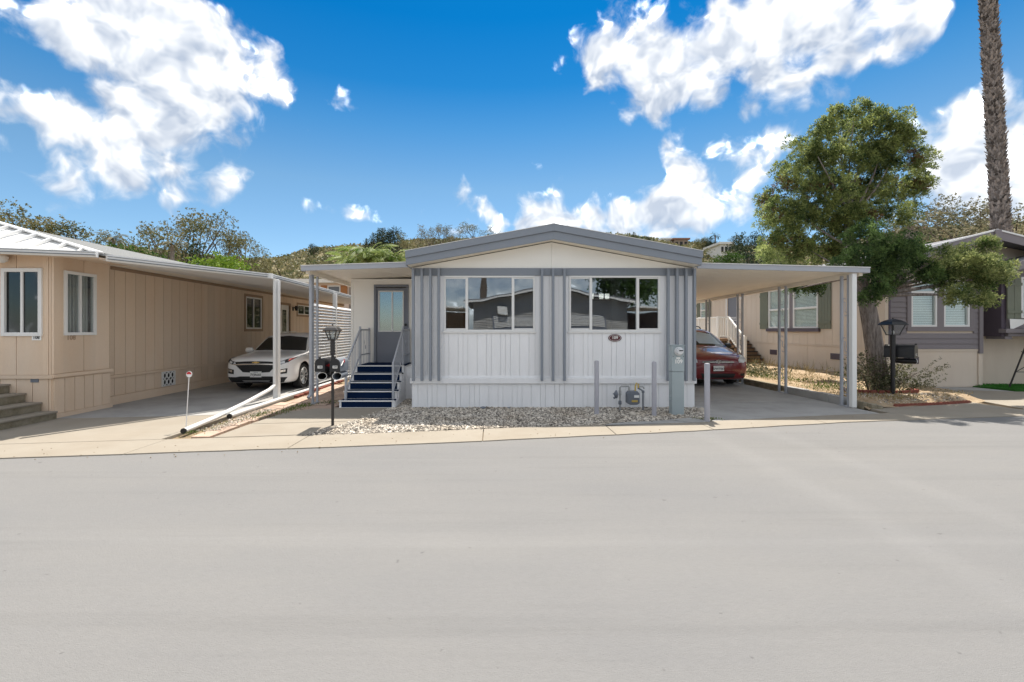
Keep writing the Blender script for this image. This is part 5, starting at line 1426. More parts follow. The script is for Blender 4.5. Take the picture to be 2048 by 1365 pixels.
# gas meter
gm = thing('gas_meter', (2.85, 9.45, 0), 'dark grey gas meter with regulator and pipes between the bollards', 'gas meter')
gy = 9.45; GX = lambda px: PX(px, gy); GZ = lambda py: PZ(py, gy)
MB().tube([(GX(1240), gy, -.05), (GX(1240), gy, GZ(775)), (GX(1243), gy, GZ(773)), (GX(1257), gy, GZ(773)), (GX(1258), gy, GZ(776)), (GX(1258), gy, GZ(783))], .018, 8).build('inlet_pipe', 'pipe_old', gm, smooth=True)
MB().lathe([(.03, 0), (.035, .02), (.035, .06), (.025, .08)], (GX(1240), gy, .14), 10).build('valve', 'meter_grey', gm)
MB().lathe([(.028, 0), (.028, .10)], (GX(1240), gy, .33), 8).build('coupling', 'pipe_old', gm)
rg = MB().lathe([(.02, .02), (.075, .012), (.085, 0), (.075, -.02), (.03, -.05)], (GX(1233), gy, GZ(789)), 16, 'x').build('regulator', 'meter_grey', gm, smooth=True)
MB().tube([(GX(1233), gy, GZ(789)), (GX(1226), gy, GZ(788))], .014, 8).build('regulator_vent', 'meter_grey', rg)
MB().tube([(GX(1233), gy, GZ(794)), (GX(1227), gy, GZ(797))], .022, 8).build('regulator_neck', 'meter_grey', rg)
c0, c1 = GX(1253), GX(1277); z0, z1 = GZ(809), GZ(782)
mbd = MB().prism([(c0 + .05, gy - .09, z0), (c1 - .05, gy - .09, z0), (c1, gy - .09, z0 + .03), (c1, gy - .09, z1 - .05), (c1 - .04, gy - .09, z1), (c0 + .04, gy - .09, z1), (c0, gy - .09, z1 - .05), (c0, gy - .09, z0 + .03)], (0, .17, 0)).build('meter_case', 'meter_grey', gm, bevel=.015)
MB().box(c0 + .13, c1 - .02, gy - .108, gy - .0905, z1 - .13, z1 - .08).build('index_plate', 'plate_white', mbd)
MB().box(c0 + .08, c1 - .05, gy - .106, gy - .0905, z0 + .06, z0 + .10).build('data_plate', 'yellow_tag', mbd)
MB().tube([(GX(1270), gy - .02, z1 - .01), (GX(1270), gy - .02, z1 + .09), (GX(1272.5), gy - .02, GZ(766)), (GX(1276), gy - .02, GZ(768)), (GX(1276), gy - .02, GZ(776))], .016, 8).build('outlet_bend', 'yellow_tag', gm, smooth=True)
MB().tube([(GX(1275), gy, GZ(776)), (GX(1284), gy, GZ(781)), (GX(1286), gy, GZ(785)), (GX(1286), gy, -.04)], .016, 8).build('outlet_pipe', 'meter_grey', gm, smooth=True)
MB().tube([(GX(1276), gy, GZ(774)), (GX(1286), gy, GZ(774)), (GX(1288), gy, GZ(778))], .014, 8).build('bypass_pipe', 'pipe_old', gm, smooth=True)
MB().lathe([(.028, 0), (.03, .03), (.02, .05)], (GX(1286), gy, GZ(786)), 8).build('shutoff_valve', 'meter_grey', gm)

# oval number sign on the facade
sg = thing('oval_sign', (2.62, YF - .02, 1.52), 'oval dark red sign reading 109 below the right window', 'sign')
def oval(a, b, y0, y1, name, m, parent): 
    return MB().prism([(2.633 + a * math.cos(w), y0, 1.513 + b * math.sin(w)) for w in np.linspace(0, 2 * math.pi, 33)[:-1]], (0, y1 - y0, 0)).build(name, m, parent)
oval(.142, .080, YF - .014, YF - .001, 'plaque', 'sign_red', sg)
MB().tube([(2.633 + .122 * math.cos(w), YF - .015, 1.513 + .063 * math.sin(w)) for w in np.linspace(0, 2 * math.pi, 41)], .004, 4, cap=False).build('border_line', 'plate_white', sg)
text_part('109', .088, sg, (2.633, YF - .0165, 1.517), 'plate_white', bold=.002)

# reflector stake
rs = thing('reflector_stake', (-5.11, 7.61, 0), 'thin white stake with round red and white reflector at the driveway edge', 'marker')
MB().tube([(-5.13, 7.61, 0), (-5.075, 7.61, .90)], .008, 6).build('stake', 'white_metal', rs)
MB().lathe([(.05, .004), (.05, -.004)], (-5.07, 7.605, .945), 18, 'y').build('disc', 'white_metal', rs)
MB().prism([(-5.07 + .042 * math.cos(w), 7.599, .947 + .042 * math.sin(w)) for w in np.linspace(0, math.pi, 12)], (0, .0015, 0)).build('reflector', 'flag_red', rs)

# utility covers in the gravel
uc = thing('utility_cover', (2.6, 7.95, 0), 'grey concrete utility slab flush with the pavement edge', 'slab')
MB().prism([(1.98, 8.02, .0), (2.2, 8.16, .0), (3.25, 8.42, .0), (3.55, 8.20, .0)], (0, 0, .022)).build('cover', 'concrete_grey', uc, bevel=.005)
uc2 = thing('meter_box_lid', (3.6, 8.35, 0), 'square concrete meter box lid beside the pedestal', 'lid')
MB().prism([(3.28, 8.44, 0), (3.60, 8.20, 0), (3.95, 8.27, 0), (3.75, 8.62, 0)], (0, 0, .03)).build('cover', 'concrete_grey', uc2, bevel=.006)

# retaining kerb of blocks beside the right driveway
rk = thing('block_kerb', (7.85, 13, 0), 'low concrete block kerb along the right side of the carport floor', 'kerb')
y = 10.16; i = 0
while y < 18:
    h = .19 + .01 * math.sin(i * 2.3)
    if i < 5: MB().box(7.79, 7.93, y + .004, y + .396, -.02, h).build('block', 'concrete_old' if i > 4 else 'concrete_grey', rk, bevel=.01)
    else:
        for k in range(2): MB().box(7.79 + .01 * k, 7.93, y + .004, y + .396, -.02 + .105 * k, .08 + .105 * k).build('block', 'concrete_old', rk, bevel=.008)
    y += .40; i += 1
for (x, y, s) in ((7.93, 9.98, .12), (8.02, 9.82, .10), (8.10, 9.70, .09), (8.2, 9.66, .07)):
    c = MB(); 
    for k in range(1): c.hexa([(x - s * random.uniform(.8, 1.1), y - s, -.02), (x + s, y - s * .9, -.02), (x + s * .9, y + s, -.02), (x - s, y + s * .8, -.02), (x - s * .7, y - s * .8, s * random.uniform(1.0, 1.5)), (x + s * .7, y - s * .7, s * 1.2), (x + s * .7, y + s * .8, s * 1.3), (x - s * .8, y + s * .7, s * 1.4)])
    c.build('rubble', 'concrete_old', rk, bevel=.015)
# scalloped red edging
re = thing('scalloped_edging', (10, 10.2, 0), 'dark red scalloped brick edging along the planted corner', 'edging')
pts = [Vector((8.75, 9.88, 0)), Vector((9.5, 10.02, 0)), Vector((10.3, 10.22, 0)), Vector((10.95, 10.42, 0))]
P = resample([tuple(p) for p in pts], 22)
for i in range(21):
    a, b = Vector(P[i]), Vector(P[i + 1]); m_ = (a + b) / 2; t = (b - a).normalized(); L_ = (b - a).length * .48
    prof = [(-L_, 0), (-L_, .045)] + [(L_ * math.cos(w), .045 + .03 * math.sin(w)) for w in np.linspace(math.pi, 0, 7)[1:-1]] + [(L_, .045), (L_, 0)]
    MB().prism([m_ + t * u + Vector((0, 0, w)) for u, w in prof], Vector((-t.y, t.x, 0)) * .05).build('edging_brick', 'red_brick', re)
r2 = thing('ring_edging', (9.7, 12, .1), 'low red brick ring around the foot of the juniper', 'edging')
for i in range(16):
    w = math.pi + math.pi * i / 15; c = Vector((9.55 + .85 * math.cos(w), 11.3 + .45 * math.sin(w), .12))
    MB().box(c.x - .07, c.x + .07, c.y - .04, c.y + .04, .08, .24).build('edging_brick', 'red_brick', r2, bevel=.01)
# small things on the deck and by the car
bx = thing('stacked_box', (-8.1, 20.4, 0), 'brown box on a stand behind the white car', 'box')
MB().box(-8.4, -7.85, 20.2, 20.6, 0, 1.05).build('stand', 'box_brown', bx)
MB().box(-8.35, -8.1, 20.25, 20.5, 1.051, 1.22).build('carton', 'box_brown', bx)
MB().box(-8.05, -7.9, 20.25, 20.5, 1.051, 1.25).build('can', 'plate_white', bx)

# ------------------------------------------------------------------ vegetation
def tufts(centers, normals, per, length, width, spread):
    """leaf sprays: every tuft is a fan of narrow leaves along its normal"""
    n = len(centers)
    C = np.repeat(centers, per, 0); Nn = np.repeat(normals, per, 0)
    D = unit(Nn + rng.normal(size=(n * per, 3)) * spread)
    Ln = length * rng.uniform(.6, 1.25, (n * per, 1))
    side = unit(np.cross(D, rand_dirs(n * per)))
    base = C + rng.normal(size=(n * per, 3)) * length * .22
    return base + D * Ln * .5, side * width * rng.uniform(.7, 1.3, (n * per, 1)), D * Ln * .5
def blob_points(blobs, density, shell=(.72, 1.06), inner=.22, squash=.9):
    Cs, Ns = [], []
    for (c, r) in blobs:
        n = int(density * r * r)
        d_ = rand_dirs(n)
        k = rng.uniform(shell[0], shell[1], (n, 1)); k[: int(n * inner)] = rng.uniform(.2, .75, (int(n * inner), 1))
        # uneven lumps
        lump = 1 + .16 * np.sin(d_[:, :1] * 7 + c[0] * 3) * np.cos(d_[:, 1:2] * 6 + c[2] * 5) + .10 * np.sin(d_[:, 2:3] * 11 + c[1])
        p = np.array(c) + d_ * r * k * lump * np.array([1, 1, squash])
        Cs.append(p); Ns.append(d_)
    return np.concatenate(Cs), np.concatenate(Ns)
def limb(mb, a, b, r0, r1, n=6, sag=.15, k=7):
    a, b = Vector(a), Vector(b); pts, rs = [], []
    off = Vector((random.uniform(-1, 1), random.uniform(-1, 1), random.uniform(-.3, .6))) * (b - a).length * sag
    for i in range(k + 1):
        t = i / k; pts.append(a.lerp(b, t) + off * math.sin(t * math.pi) * .6); rs.append(r0 + (r1 - r0) * t)
    mb.tube(pts, rs, n)

TY = 11.5
KT = TY / 12.2
def tp(x, y, z): return (x * KT, TY + y, EYE + (z - EYE) * KT if z > .5 else z)
jt = thing('juniper_tree', (10.35 * KT, TY, .15), 'large leaning juniper tree with rough grey trunk and uneven green crown', 'tree')
def pb(lst, Y, jit=.5):
    out = []
    for (px, py, r) in lst:
        y_ = Y + random.uniform(-jit, jit); out.append(((PX(px, y_), y_, PZ(py, y_)), r * y_ / FP * .95))
    return out
crown1 = pb([(1700, 252, 34), (1745, 248, 26), (1770, 262, 40), (1640, 275, 32), (1805, 278, 36), (1690, 310, 55), (1615, 325, 42), (1760, 335, 55), (1828, 318, 30), (1575, 375, 40), (1645, 390, 58), (1720, 395, 52), (1795, 375, 42), (1838, 372, 24), (1550, 430, 34), (1600, 455, 52), (1670, 455, 46), (1735, 440, 34), (1548, 490, 30), (1598, 512, 42), (1650, 505, 38), (1537, 405, 22), (1780, 425, 26), (1822, 425, 20), (1590, 300, 20), (1560, 340, 18), (1712, 225, 22), (1680, 228, 18), (1660, 250, 20), (1535, 520, 24), (1850, 345, 14), (1805, 440, 14)], TY + .4, .7)
crown2 = pb([(1735, 482, 36), (1785, 495, 34), (1715, 512, 26), (1755, 540, 36), (1752, 585, 24), (1770, 570, 28), (1825, 515, 30), (1845, 548, 28), (1800, 530, 30), (1735, 600, 14), (1880, 560, 22), (1690, 520, 20)], TY - .5, .3)
crown3 = pb([(1900, 545, 34), (1925, 515, 28), (1968, 500, 18), (1945, 560, 36), (1985, 548, 30), (2008, 555, 18), (1910, 590, 26), (1950, 598, 20), (1980, 590, 20), (1885, 515, 18), (1955, 530, 26), (2012, 535, 12), (1972, 485, 10)], TY - .9, .25)
crown4 = [((9.7, 14.2, 3.05), .33), ((9.35, 14.1, 2.95), .25), ((10.0, 14.0, 3.1), .3)]
trunk = MB()
trunk.tube([tp(10.42, 0, .0), tp(10.36, 0, .4), tp(10.26, 0, 1.1), tp(10.15, 0, 1.8), tp(10.02, 0, 2.5), tp(9.85, .05, 3.2), tp(9.75, .2, 3.9), tp(9.8, .3, 4.8), tp(9.9, .35, 5.8)], [.30, .225, .195, .185, .175, .165, .13, .09, .04], 14)
for (c, r) in crown1[::2]: limb(trunk, (9.78 * KT, TY + .2, min(max(c[2] - .9, 2.9), 4.6)), Vector((9.78 * KT, TY + .2, c[2] - .3)).lerp(Vector(c), .6), .032, .008)
for (c, r) in crown2[::2]: limb(trunk, (9.95 * KT, TY - .05, 2.65), c, .055, .02)
for (c, r) in crown3[::3]: limb(trunk, (10.0 * KT, TY - .05, 2.55), c, .065, .02, sag=.08)
for (c, r) in crown4: limb(trunk, (9.85 * KT, TY + .1, 3.05), c, .04, .012)
trunk.build('trunk', 'bark', jt, smooth=True)
def crown_part(bl, m, name='crown', mini_r=.10, spacing=.19, tuft=11, per=6, ln=.075, wd=.011, sp=.55, fill=.12):
    """puffs: every clump carries small rounded sprays with gaps between them"""
    Cm, Nm, Rm = [], [], []
    subs = []
    for (c, r) in bl:      # every bough splits into smaller knobs
        for d0 in unit(rand_dirs(7) + np.array([0, -.15, .25])):
            rr = r * float(rng.uniform(.32, .52)); subs.append((tuple(np.array(c) + d0 * r * float(rng.uniform(.5, .78))), rr))
    for (c, r) in subs:
        n_ = max(2, int(4 * math.pi * r * r / (spacing * spacing) * .9))
        d0 = rand_dirs(n_); k = (rng.uniform(.74, 1.04, (n_, 1)) + (rng.random((n_, 1)) < .12) * rng.uniform(.05, .22, (n_, 1))) * (1 + .14 * np.sin(d0[:, :1] * 6 + c[0] * 3) * np.cos(d0[:, 2:3] * 5 + c[2] * 4))
        ni = int(n_ * fill); d1 = rand_dirs(ni); k1 = rng.uniform(.15, .7, (ni, 1))
        Cm.append(np.array(c) + d0 * r * k); Nm.append(d0); Rm.append(rng.uniform(.7, 1.3, n_) * mini_r)
        Cm.append(np.array(c) + d1 * r * k1); Nm.append(d1); Rm.append(rng.uniform(.6, 1.0, ni) * mini_r)
    Cm, Nm, Rm = np.concatenate(Cm), np.concatenate(Nm), np.concatenate(Rm)
    n_ = len(Cm)
    dd = unit(np.repeat(Nm, tuft, 0) * .55 + np.array([0, 0, .35]) + rand_dirs(n_ * tuft) * .95)
    cc = np.repeat(Cm, tuft, 0) + dd * (np.repeat(Rm, tuft) * rng.uniform(.55, 1.0, n_ * tuft))[:, None]
    C_, U, V = tufts(cc, dd, per, ln, wd, sp)
    return quads_mesh(name, C_, U, V, m, jt)
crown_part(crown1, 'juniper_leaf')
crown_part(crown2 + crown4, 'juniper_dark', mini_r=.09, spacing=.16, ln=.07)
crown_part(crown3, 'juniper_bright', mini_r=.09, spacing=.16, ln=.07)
crown_part([(c, r * .55) for c, r in crown1[8:22]], 'dry_leaf', 'dead_foliage', spacing=.75, tuft=7)

# shrub at the juniper's foot
sb_ = thing('leafy_shrub', (9.75, 11.1, .15), 'grey green leafy shrub at the foot of the juniper', 'shrub')
bl = [((8.95, 11.2, .55), .42), ((9.3, 11.1, .6), .45), ((9.65, 11.1, .55), .45), ((10.0, 11.2, .5), .4), ((9.05, 11.1, .9), .25), ((9.95, 11.15, .8), .25), ((9.45, 11.0, .3), .35)]
c, n = blob_points(bl, 900, (.5, 1.15), .35); C_, U, V = tufts(c, unit(n + np.array([0, 0, .4])), 4, .06, .018, .9)
SHR = (C_, U, V)
st = MB()
for i in range(26):
    a = random.uniform(-1.3, 1.3); L_ = random.uniform(.5, 1.15)
    st.tube([(9.45 + a * .2, 11.15, .15), (9.45 + a * .45, 11.0, .15 + L_ * .5), (9.45 + a * .85, 10.95 + random.uniform(-.2, .2), .2 + L_ * (.75 if abs(a) > .7 else 1))], [.012, .008, .004], 5)
st.build('stems', 'bark_dark', sb_)
def loose_twigs(x0, y0, n, seed):
    random.seed(seed); C_, D_ = [], []
    for i in range(n):
        a = random.uniform(.1, .9); L_ = random.uniform(.6, 1.1)
        for t in np.linspace(.3, 1, 16):
            C_.append((x0 + L_ * t * math.cos(a * .8), y0 - .2 * t, .25 + L_ * t * math.sin(a))); D_.append((random.uniform(-1, 1), random.uniform(-1, 1), random.uniform(0, 1)))
    C_, D_ = np.array(C_), unit(np.array(D_)); return tufts(C_, D_, 3, .05, .014, .8)
C_, U, V = loose_twigs(9.9, 11.05, 16, 5); quads_mesh('leaves', np.concatenate([SHR[0], C_]), np.concatenate([SHR[1], U]), np.concatenate([SHR[2], V]), 'shrub_leaf', sb_)
random.seed(21)

# planted soil beside the right driveway
mb = MB(); nx, ny = 26, 44
def soil_z(x, y): 
    e = min(1, max(0, (x - 7.94) / .3)); base = .16 + .13 * min(1, max(0, (y - 10.5) / 4)) * min(1, max(0, (x - 8) / 2.5))
    f = min(1, max(0, (y - (9.62 + (x - 8) * .27)) / .5))
    return (.02 + (base - .02) * f) + .02 * math.sin(x * 5 + y * 3) * math.cos(y * 4.1 - x) + random.uniform(-.008, .008)
for j in range(ny + 1):
    for i in range(nx + 1):
        x = 7.94 + (11.43 - 7.94) * i / nx + (max(0, 1.0 - j / 12) * 0); ys = 9.62 + (x - 8) * .27; y_ = ys + (20.5 - ys) * (j / ny) ** 1.3
        mb.v.append((x, y_, soil_z(x, y_)))
for j in range(ny):
    for i in range(nx):
        a = j * (nx + 1) + i; mb.f.append((a, a + 1, a + nx + 2, a + nx + 1))
struct(mb.build('planting_bed', 'dry_soil', None, smooth=True))
struct(MB().prism([(11.0, 10.45, 0), (11.45, 10.9, 0), (12.3, 12.9, 0), (11.9, 13.28, 0), (11.44, 13.28, 0)], (0, 0, .05)).build('planting_edge', 'dry_soil'))
def grass(name, pts, m, ln, wd, label, cat='grass', lean=.5):
    P = np.array(pts); n = len(P)
    D = unit(np.array([0, 0, 1.0]) + rng.normal(size=(n, 3)) * lean); D[:, 2] = np.abs(D[:, 2])
    L_ = ln * rng.uniform(.4, 1.3, (n, 1)); side = unit(np.cross(D, rand_dirs(n)))
    return stuff(quads_mesh(name, P + D * L_ * .5, side * wd, D * L_ * .5, m), label, cat)
pts = []
for i in range(5200):
    x = random.uniform(7.98, 11.4); y_ = 9.75 + (x - 8) * .27 + random.random() ** 1.4 * 9
    if math.sin(x * 2.1 + y_ * 1.3) + math.sin(y_ * 2.7 - x) > -.4 or random.random() < .25: pts.append((x, y_, .14 + .11 * min(1, max(0, (y_ - 10.5) / 4))))
grass('dry_grass', pts, 'dry_grass', .10, .008, 'dry straw grass scattered over the planted corner', lean=.9)
pts = [(cx_ + random.gauss(0, .28), cy_ + random.gauss(0, .3), .2) for (cx_, cy_) in ((8.6, 14.2), (8.9, 13.2), (8.4, 11.4), (9.0, 12.0), (8.7, 16), (8.3, 15.2), (8.9, 15), (8.5, 17)) for _ in range(160)]
grass('weeds', pts, 'weed_leaf', .11, .010, 'green weeds sprouting in the planted corner', 'weeds')
pts = [(random.uniform(9.0, 11.2), random.uniform(12.2, 19), .25) for _ in range(60)]
pts = [(p[0] + random.gauss(0, .06), p[1] + random.gauss(0, .06), p[2]) for p in pts for _ in range(7)]
grass('tall_straw', pts, 'dry_grass', .42, .006, 'tall dry stalks near the beige wall', 'straw', .28)
# silvery ground cover behind the van
gp = thing('low_ground_cover', (8.7, 14.7, .2), 'silvery low leafy plant beside the red van headlight', 'plant')
bl = [((8.5, 14.6, .3), .28), ((8.9, 14.9, .32), .3), ((9.2, 14.5, .3), .28), ((8.6, 15.6, .35), .3), ((9.3, 16.0, .4), .3)]
c, n = blob_points(bl, 900, (.5, 1.1), .2, .6); C_, U, V = tufts(c, unit(n + np.array([0, 0, .5])), 4, .07, .02, .8)
quads_mesh('leaves', C_, U, V, 'shrub_leaf', gp)
# turf by the bay
pts_t = MB().prism([(13.95, 13.60, .0), (14.25, 12.4, .0), (19.5, 12.25, .0), (19.5, 13.60, .0)], (0, 0, .05)).build('turf_base', 'turf_green')
struct(pts_t)
pts = [(random.uniform(14.1, 17), random.uniform(12.4, 13.58), .05) for _ in range(9000)]
pts = [p for p in pts if p[0] > 13.95 + (13.6 - p[1]) * .25]
grass('turf_blades', pts, 'turf_blade', .05, .006, 'bright green artificial turf under the windmill stand', lean=.35)
# weeds by the entry post and along the pipe
pts = [(cx_ + random.gauss(0, sx), cy_ + random.gauss(0, sy), .01) for (cx_, cy_, sx, sy, n) in ((-4.15, 10.0, .10, .2, 260), (-4.25, 9.4, .08, .3, 260), (-4.55, 8.9, .10, .25, 220), (-3.75, 10.5, .12, .12, 160), (-4.75, 8.0, .08, .4, 90), (-4.9, 7.4, .05, .06, 60), (4.0, 8.5, .15, .06, 90)) for _ in range(n)]
grass('path_weeds', pts, 'weed_leaf', .05, .007, 'small green weeds along the entry walk edge', 'weeds')

# gravel: thousands of pebbles in one mass, with bigger ones on top as single stones
ico = bmesh.new(); bmesh.ops.create_icosphere(ico, subdivisions=1, radius=1.0)
IV = np.array([v.co[:] for v in ico.verts]); IF = np.array([[v.index for v in f.verts] for f in ico.faces]); ico.free()
def pebbles(name, P, R, m, parent=None):
    n = len(P); k = len(IV)
    sc_ = R[:, None, None] * rng.uniform(.6, 1.15, (n, 1, 3)) * np.array([1.15, 1.15, .75])
    ang = rng.uniform(0, 6.28, n); ca, sa = np.cos(ang), np.sin(ang)
    J = IV[None] * (1 + rng.uniform(-.22, .22, (n, k, 1))) * sc_
    X = J[..., 0] * ca[:, None] - J[..., 1] * sa[:, None]; Y_ = J[..., 0] * sa[:, None] + J[..., 1] * ca[:, None]
    V = np.stack([X, Y_, J[..., 2]], -1) + P[:, None]
    F = (IF[None] + (np.arange(n) * k)[:, None, None]).reshape(-1)
    me = bpy.data.meshes.new(name); nf = n * len(IF)
    me.vertices.add(n * k); me.loops.add(nf * 3); me.polygons.add(nf)
    me.vertices.foreach_set('co', V.astype(np.float32).ravel()); me.loops.foreach_set('vertex_index', F.astype(np.int32))
    me.polygons.foreach_set('loop_start', np.arange(0, nf * 3, 3, dtype=np.int32)); me.polygons.foreach_set('loop_total', np.full(nf, 3, dtype=np.int32))
    me.update(calc_edges=True); me.materials.append(MATS[m])
    return link(name, me, (0, 0, 0), parent)
def in_bed(x, y):
    f = np.interp(x, [-3.05, -2.75, -.7, 1.0, 1.95, 2.2, 3.3, 4.05, 4.4], [7.22, 7.25, 7.60, 7.93, 8.02, 8.2, 8.45, 8.45, 8.9])
    l = np.interp(y, [7.2, 8.18, 9.9], [-2.98, -2.56, -2.10])
    ok = (y > f + rng.normal(0, .035, len(x))) & (x > l + rng.normal(0, .05, len(x))) & (y < 9.82)
    return ok & (x < 4.15 + (y - 8.4) * .15)
gx, gy_ = rng.uniform(-3.1, 4.45, 44000), rng.uniform(7.15, 9.82, 44000)
ok = in_bed(gx, gy_); gx, gy_ = gx[ok], gy_[ok]
ex_, ey_ = rng.uniform(-2.08, -1.76, 1200), rng.uniform(9.82, 11.0, 1200)
gx, gy_ = np.r_[gx, ex_], np.r_[gy_, ey_]
R = np.clip(rng.gamma(6, .0023, len(gx)), .007, .034)
stuff(pebbles('gravel', np.stack([gx, gy_, 0.010 + rng.uniform(0, .014, len(gx))], 1), R, 'stone_pale'), 'pale grey and white gravel spread in front of the white home', 'gravel')
gx, gy_ = rng.normal(-4.72, .10, 900), rng.uniform(7.5, 9.6, 900)
stuff(pebbles('loose_gravel', np.stack([gx, gy_, np.full(900, .02)], 1), rng.uniform(.006, .014, 900), 'stone_pale'), 'loose gravel along the white pipe and paver strip', 'gravel')
gx, gy_ = rng.uniform(8.3, 11.0, 520), rng.uniform(0, .9, 520); gy_ = 9.8 + (gx - 8) * .25 + gy_
stuff(pebbles('corner_gravel', np.stack([gx, gy_, np.full(520, .05) + .12 * np.minimum(1, (gy_ - 9.7 - (gx - 8) * .25) / .5)], 1), rng.uniform(.01, .022, 520), 'stone_pale'), 'pale pebbles and bark scattered at the planted corner', 'gravel')
gx = rng.uniform(-7.5, 9, 90); gy_ = np.array([edge(x) + random.choice((-.5, .4, .6)) * random.random() for x in gx])
stuff(pebbles('road_grit', np.stack([gx, gy_, np.full(90, .018)], 1), rng.uniform(.004, .011, 90), 'earth'), 'dark grit specks along the road edge', 'grit')
for (x, y_, s) in ((2.75, 8.95, .11), (4.30, 9.35, .09), (-1.35, 9.62, .06), (-.2, 9.68, .065), (.35, 9.7, .055)):
    o = pebbles('rock', np.array([[x, y_, s * .35]]), np.array([s]), 'stone_pale' if s > .08 else 'meter_grey')
    tag(o, {.11: 'pale fist-sized rock lying before the gas meter', .09: 'pale lump of rock at the right house corner', .06: 'leftmost of the three dark rocks against the white skirting', .065: 'middle one of the three dark rocks against the white skirting', .055: 'rightmost of the three dark rocks against the white skirting'}[s], 'rock', None if s > .08 else 'dark rocks against the skirting')

# ------------------------------------------------------------------ palm trunk behind the right home
def frond(C, U, V, base, az_, pitch, L_, droop, w, n=26):
    base = np.array(base); h = np.array([math.cos(az_), math.sin(az_), 0]); up = np.array([0, 0, 1.0]); p = base.copy(); a = pitch
    for i in range(n):
        t = i / n; d_ = h * math.cos(a) + up * math.sin(a); q = p + d_ * L_ / n
        sd = np.cross(d_, up); sd /= max(np.linalg.norm(sd), 1e-6)
        ll = w * math.sin(math.pi * min(1, .12 + t * .88)) ** .7
        for s in (-1, 1):
            ld = sd * s * .85 + d_ * .45 - up * (.25 + .35 * t); ld /= np.linalg.norm(ld)
            C.append(q + ld * ll * .5); V.append(ld * ll * .5); U.append(np.cross(ld, up + sd * .3) / max(1e-6, np.linalg.norm(np.cross(ld, up + sd * .3))) * L_ / n * .42)
        C.append((p + q) / 2); V.append(d_ * L_ / n * .6); U.append(sd * .02 * L_)
        p = q; a -= droop / n
def palm_crown(parent, base, n, L_, w, m, droop=1.7, name='crown', pit=(0.05, 1.3)):
    C, U, V = [], [], []
    for i in range(n):
        frond(C, U, V, base, i * 2.4 + random.uniform(-.2, .2), random.uniform(*pit), L_ * random.uniform(.8, 1.1), droop * random.uniform(.7, 1.2), w)
    return quads_mesh(name, np.array(C), np.array(U), np.array(V), m, parent)
PYY = 17.2
def palm_axis(z):
    t = (z - 5.3) / (14.2 - 5.3); px = 2003 + (1976 - 2003) * t
    return PX(px, PYY)
pt = thing('tall_palm', (palm_axis(0), PYY, 0), 'tall palm trunk covered with old leaf bases at the right edge', 'palm tree')
zz = np.linspace(0, 20.5, 44)
MB().tube([(palm_axis(z), PYY, z) for z in zz], [.27 - .004 * z + .05 * max(0, 1 - z / 1.5) for z in zz], 14).build('trunk', 'bark', pt, smooth=True)
mb = MB(); gold = 2.39996; k = 0; z = .2
while z < 20.4:
    a = k * gold; r = .255 - .004 * z; c = Vector((palm_axis(z), PYY, z)); o = Vector((math.cos(a), math.sin(a), 0)); s = Vector((-math.sin(a), math.cos(a), 0))
    w = random.uniform(.035, .075); h = random.uniform(.08, .20); out = random.uniform(.03, .13); tw = random.uniform(-.05, .05)
    p = c + o * r
    tip = p + o * out + Vector((0, 0, h)) + s * tw
    n0 = len(mb.v)
    mb.v += [tuple(p - s * w - o * .03), tuple(p + s * w - o * .03), tuple(p + s * w * .35 + (tip - p) * .9), tuple(tip), tuple(p - s * w * .45 + (tip - p) * .85), tuple(p + o * .05 + Vector((0, 0, .02)))]
    mb.f += [(n0, n0 + 5, n0 + 4), (n0 + 5, n0 + 1, n0 + 2), (n0 + 5, n0 + 2, n0 + 3), (n0 + 5, n0 + 3, n0 + 4), (n0 + 1, n0, n0 + 4, n0 + 2)]
    z += .0075 * random.uniform(.6, 1.4); k += 1
stuff(mb.build('leaf_bases', 'palm_scale', pt))
palm_crown(pt, (palm_axis(20.5), PYY, 20.5), 26, 3.4, .75, 'palm_leaf')

# ------------------------------------------------------------------ hills
SKY_PTS = [(-600, 515), (0, 502), (300, 508), (470, 525), (560, 522), (620, 508), (700, 503), (800, 496), (900, 486), (1000, 480), (1150, 478), (1270, 484), (1340, 494), (1430, 498), (1520, 502), (1620, 500), (1720, 490), (1850, 470), (2050, 452), (2700, 440)]
def hill_z(x, y):
    px = CX + FP * x / max(y, 1); sy = float(np.interp(px, [p[0] for p in SKY_PTS], [p[1] for p in SKY_PTS]))
    top = EYE + (CY - sy) / FP * 190
    t = min(1, max(0, (y - 48) / 142)); t = t * t * (3 - 2 * t) * .55 + t * .45
    back = min(1, max(0, (y - 190) / 80))
    n = math.sin(x * .06 + 1.3) * math.cos(y * .05) * 1.6 + math.sin(x * .17 + y * .11) * .7
    return max(-.03, top * t * (1 - .6 * back) + n * min(1, t * 2.2) * (1 - t * .55)) - .03
mb = MB(); nx, ny = 150, 60
for j in range(ny + 1):
    for i in range(nx + 1):
        y_ = 46 + 230 * j / ny; u = -1.75 + 3.6 * i / nx; x = u * max(y_, 60); mb.v.append((x, y_, hill_z(x, y_)))
for j in range(ny):
    for i in range(nx):
        a = j * (nx + 1) + i; mb.f.append((a, a + 1, a + nx + 2, a + nx + 1))
struct(mb.build('hillside', 'hill_soil', None, smooth=True))
pts, rad = [], []
for i in range(7000):
    y_ = 55 + 138 * random.random() ** .75; px = random.uniform(-150, 2250); x = PX(px, y_)
    pts.append((x, y_, hill_z(x, y_) + .3)); rad.append(random.uniform(.7, 1.9) * (.7 + y_ / 300))
P, Rr = np.array(pts), np.array(rad)
per = 16; n = len(P) * per
d_ = rand_dirs(n); d_[:, 2] = np.abs(d_[:, 2])
RR = np.repeat(Rr, per)[:, None]
Cc = np.repeat(P, per, 0) + d_ * RR * rng.uniform(.45, 1.0, (n, 1)) * np.array([1, 1, .8])
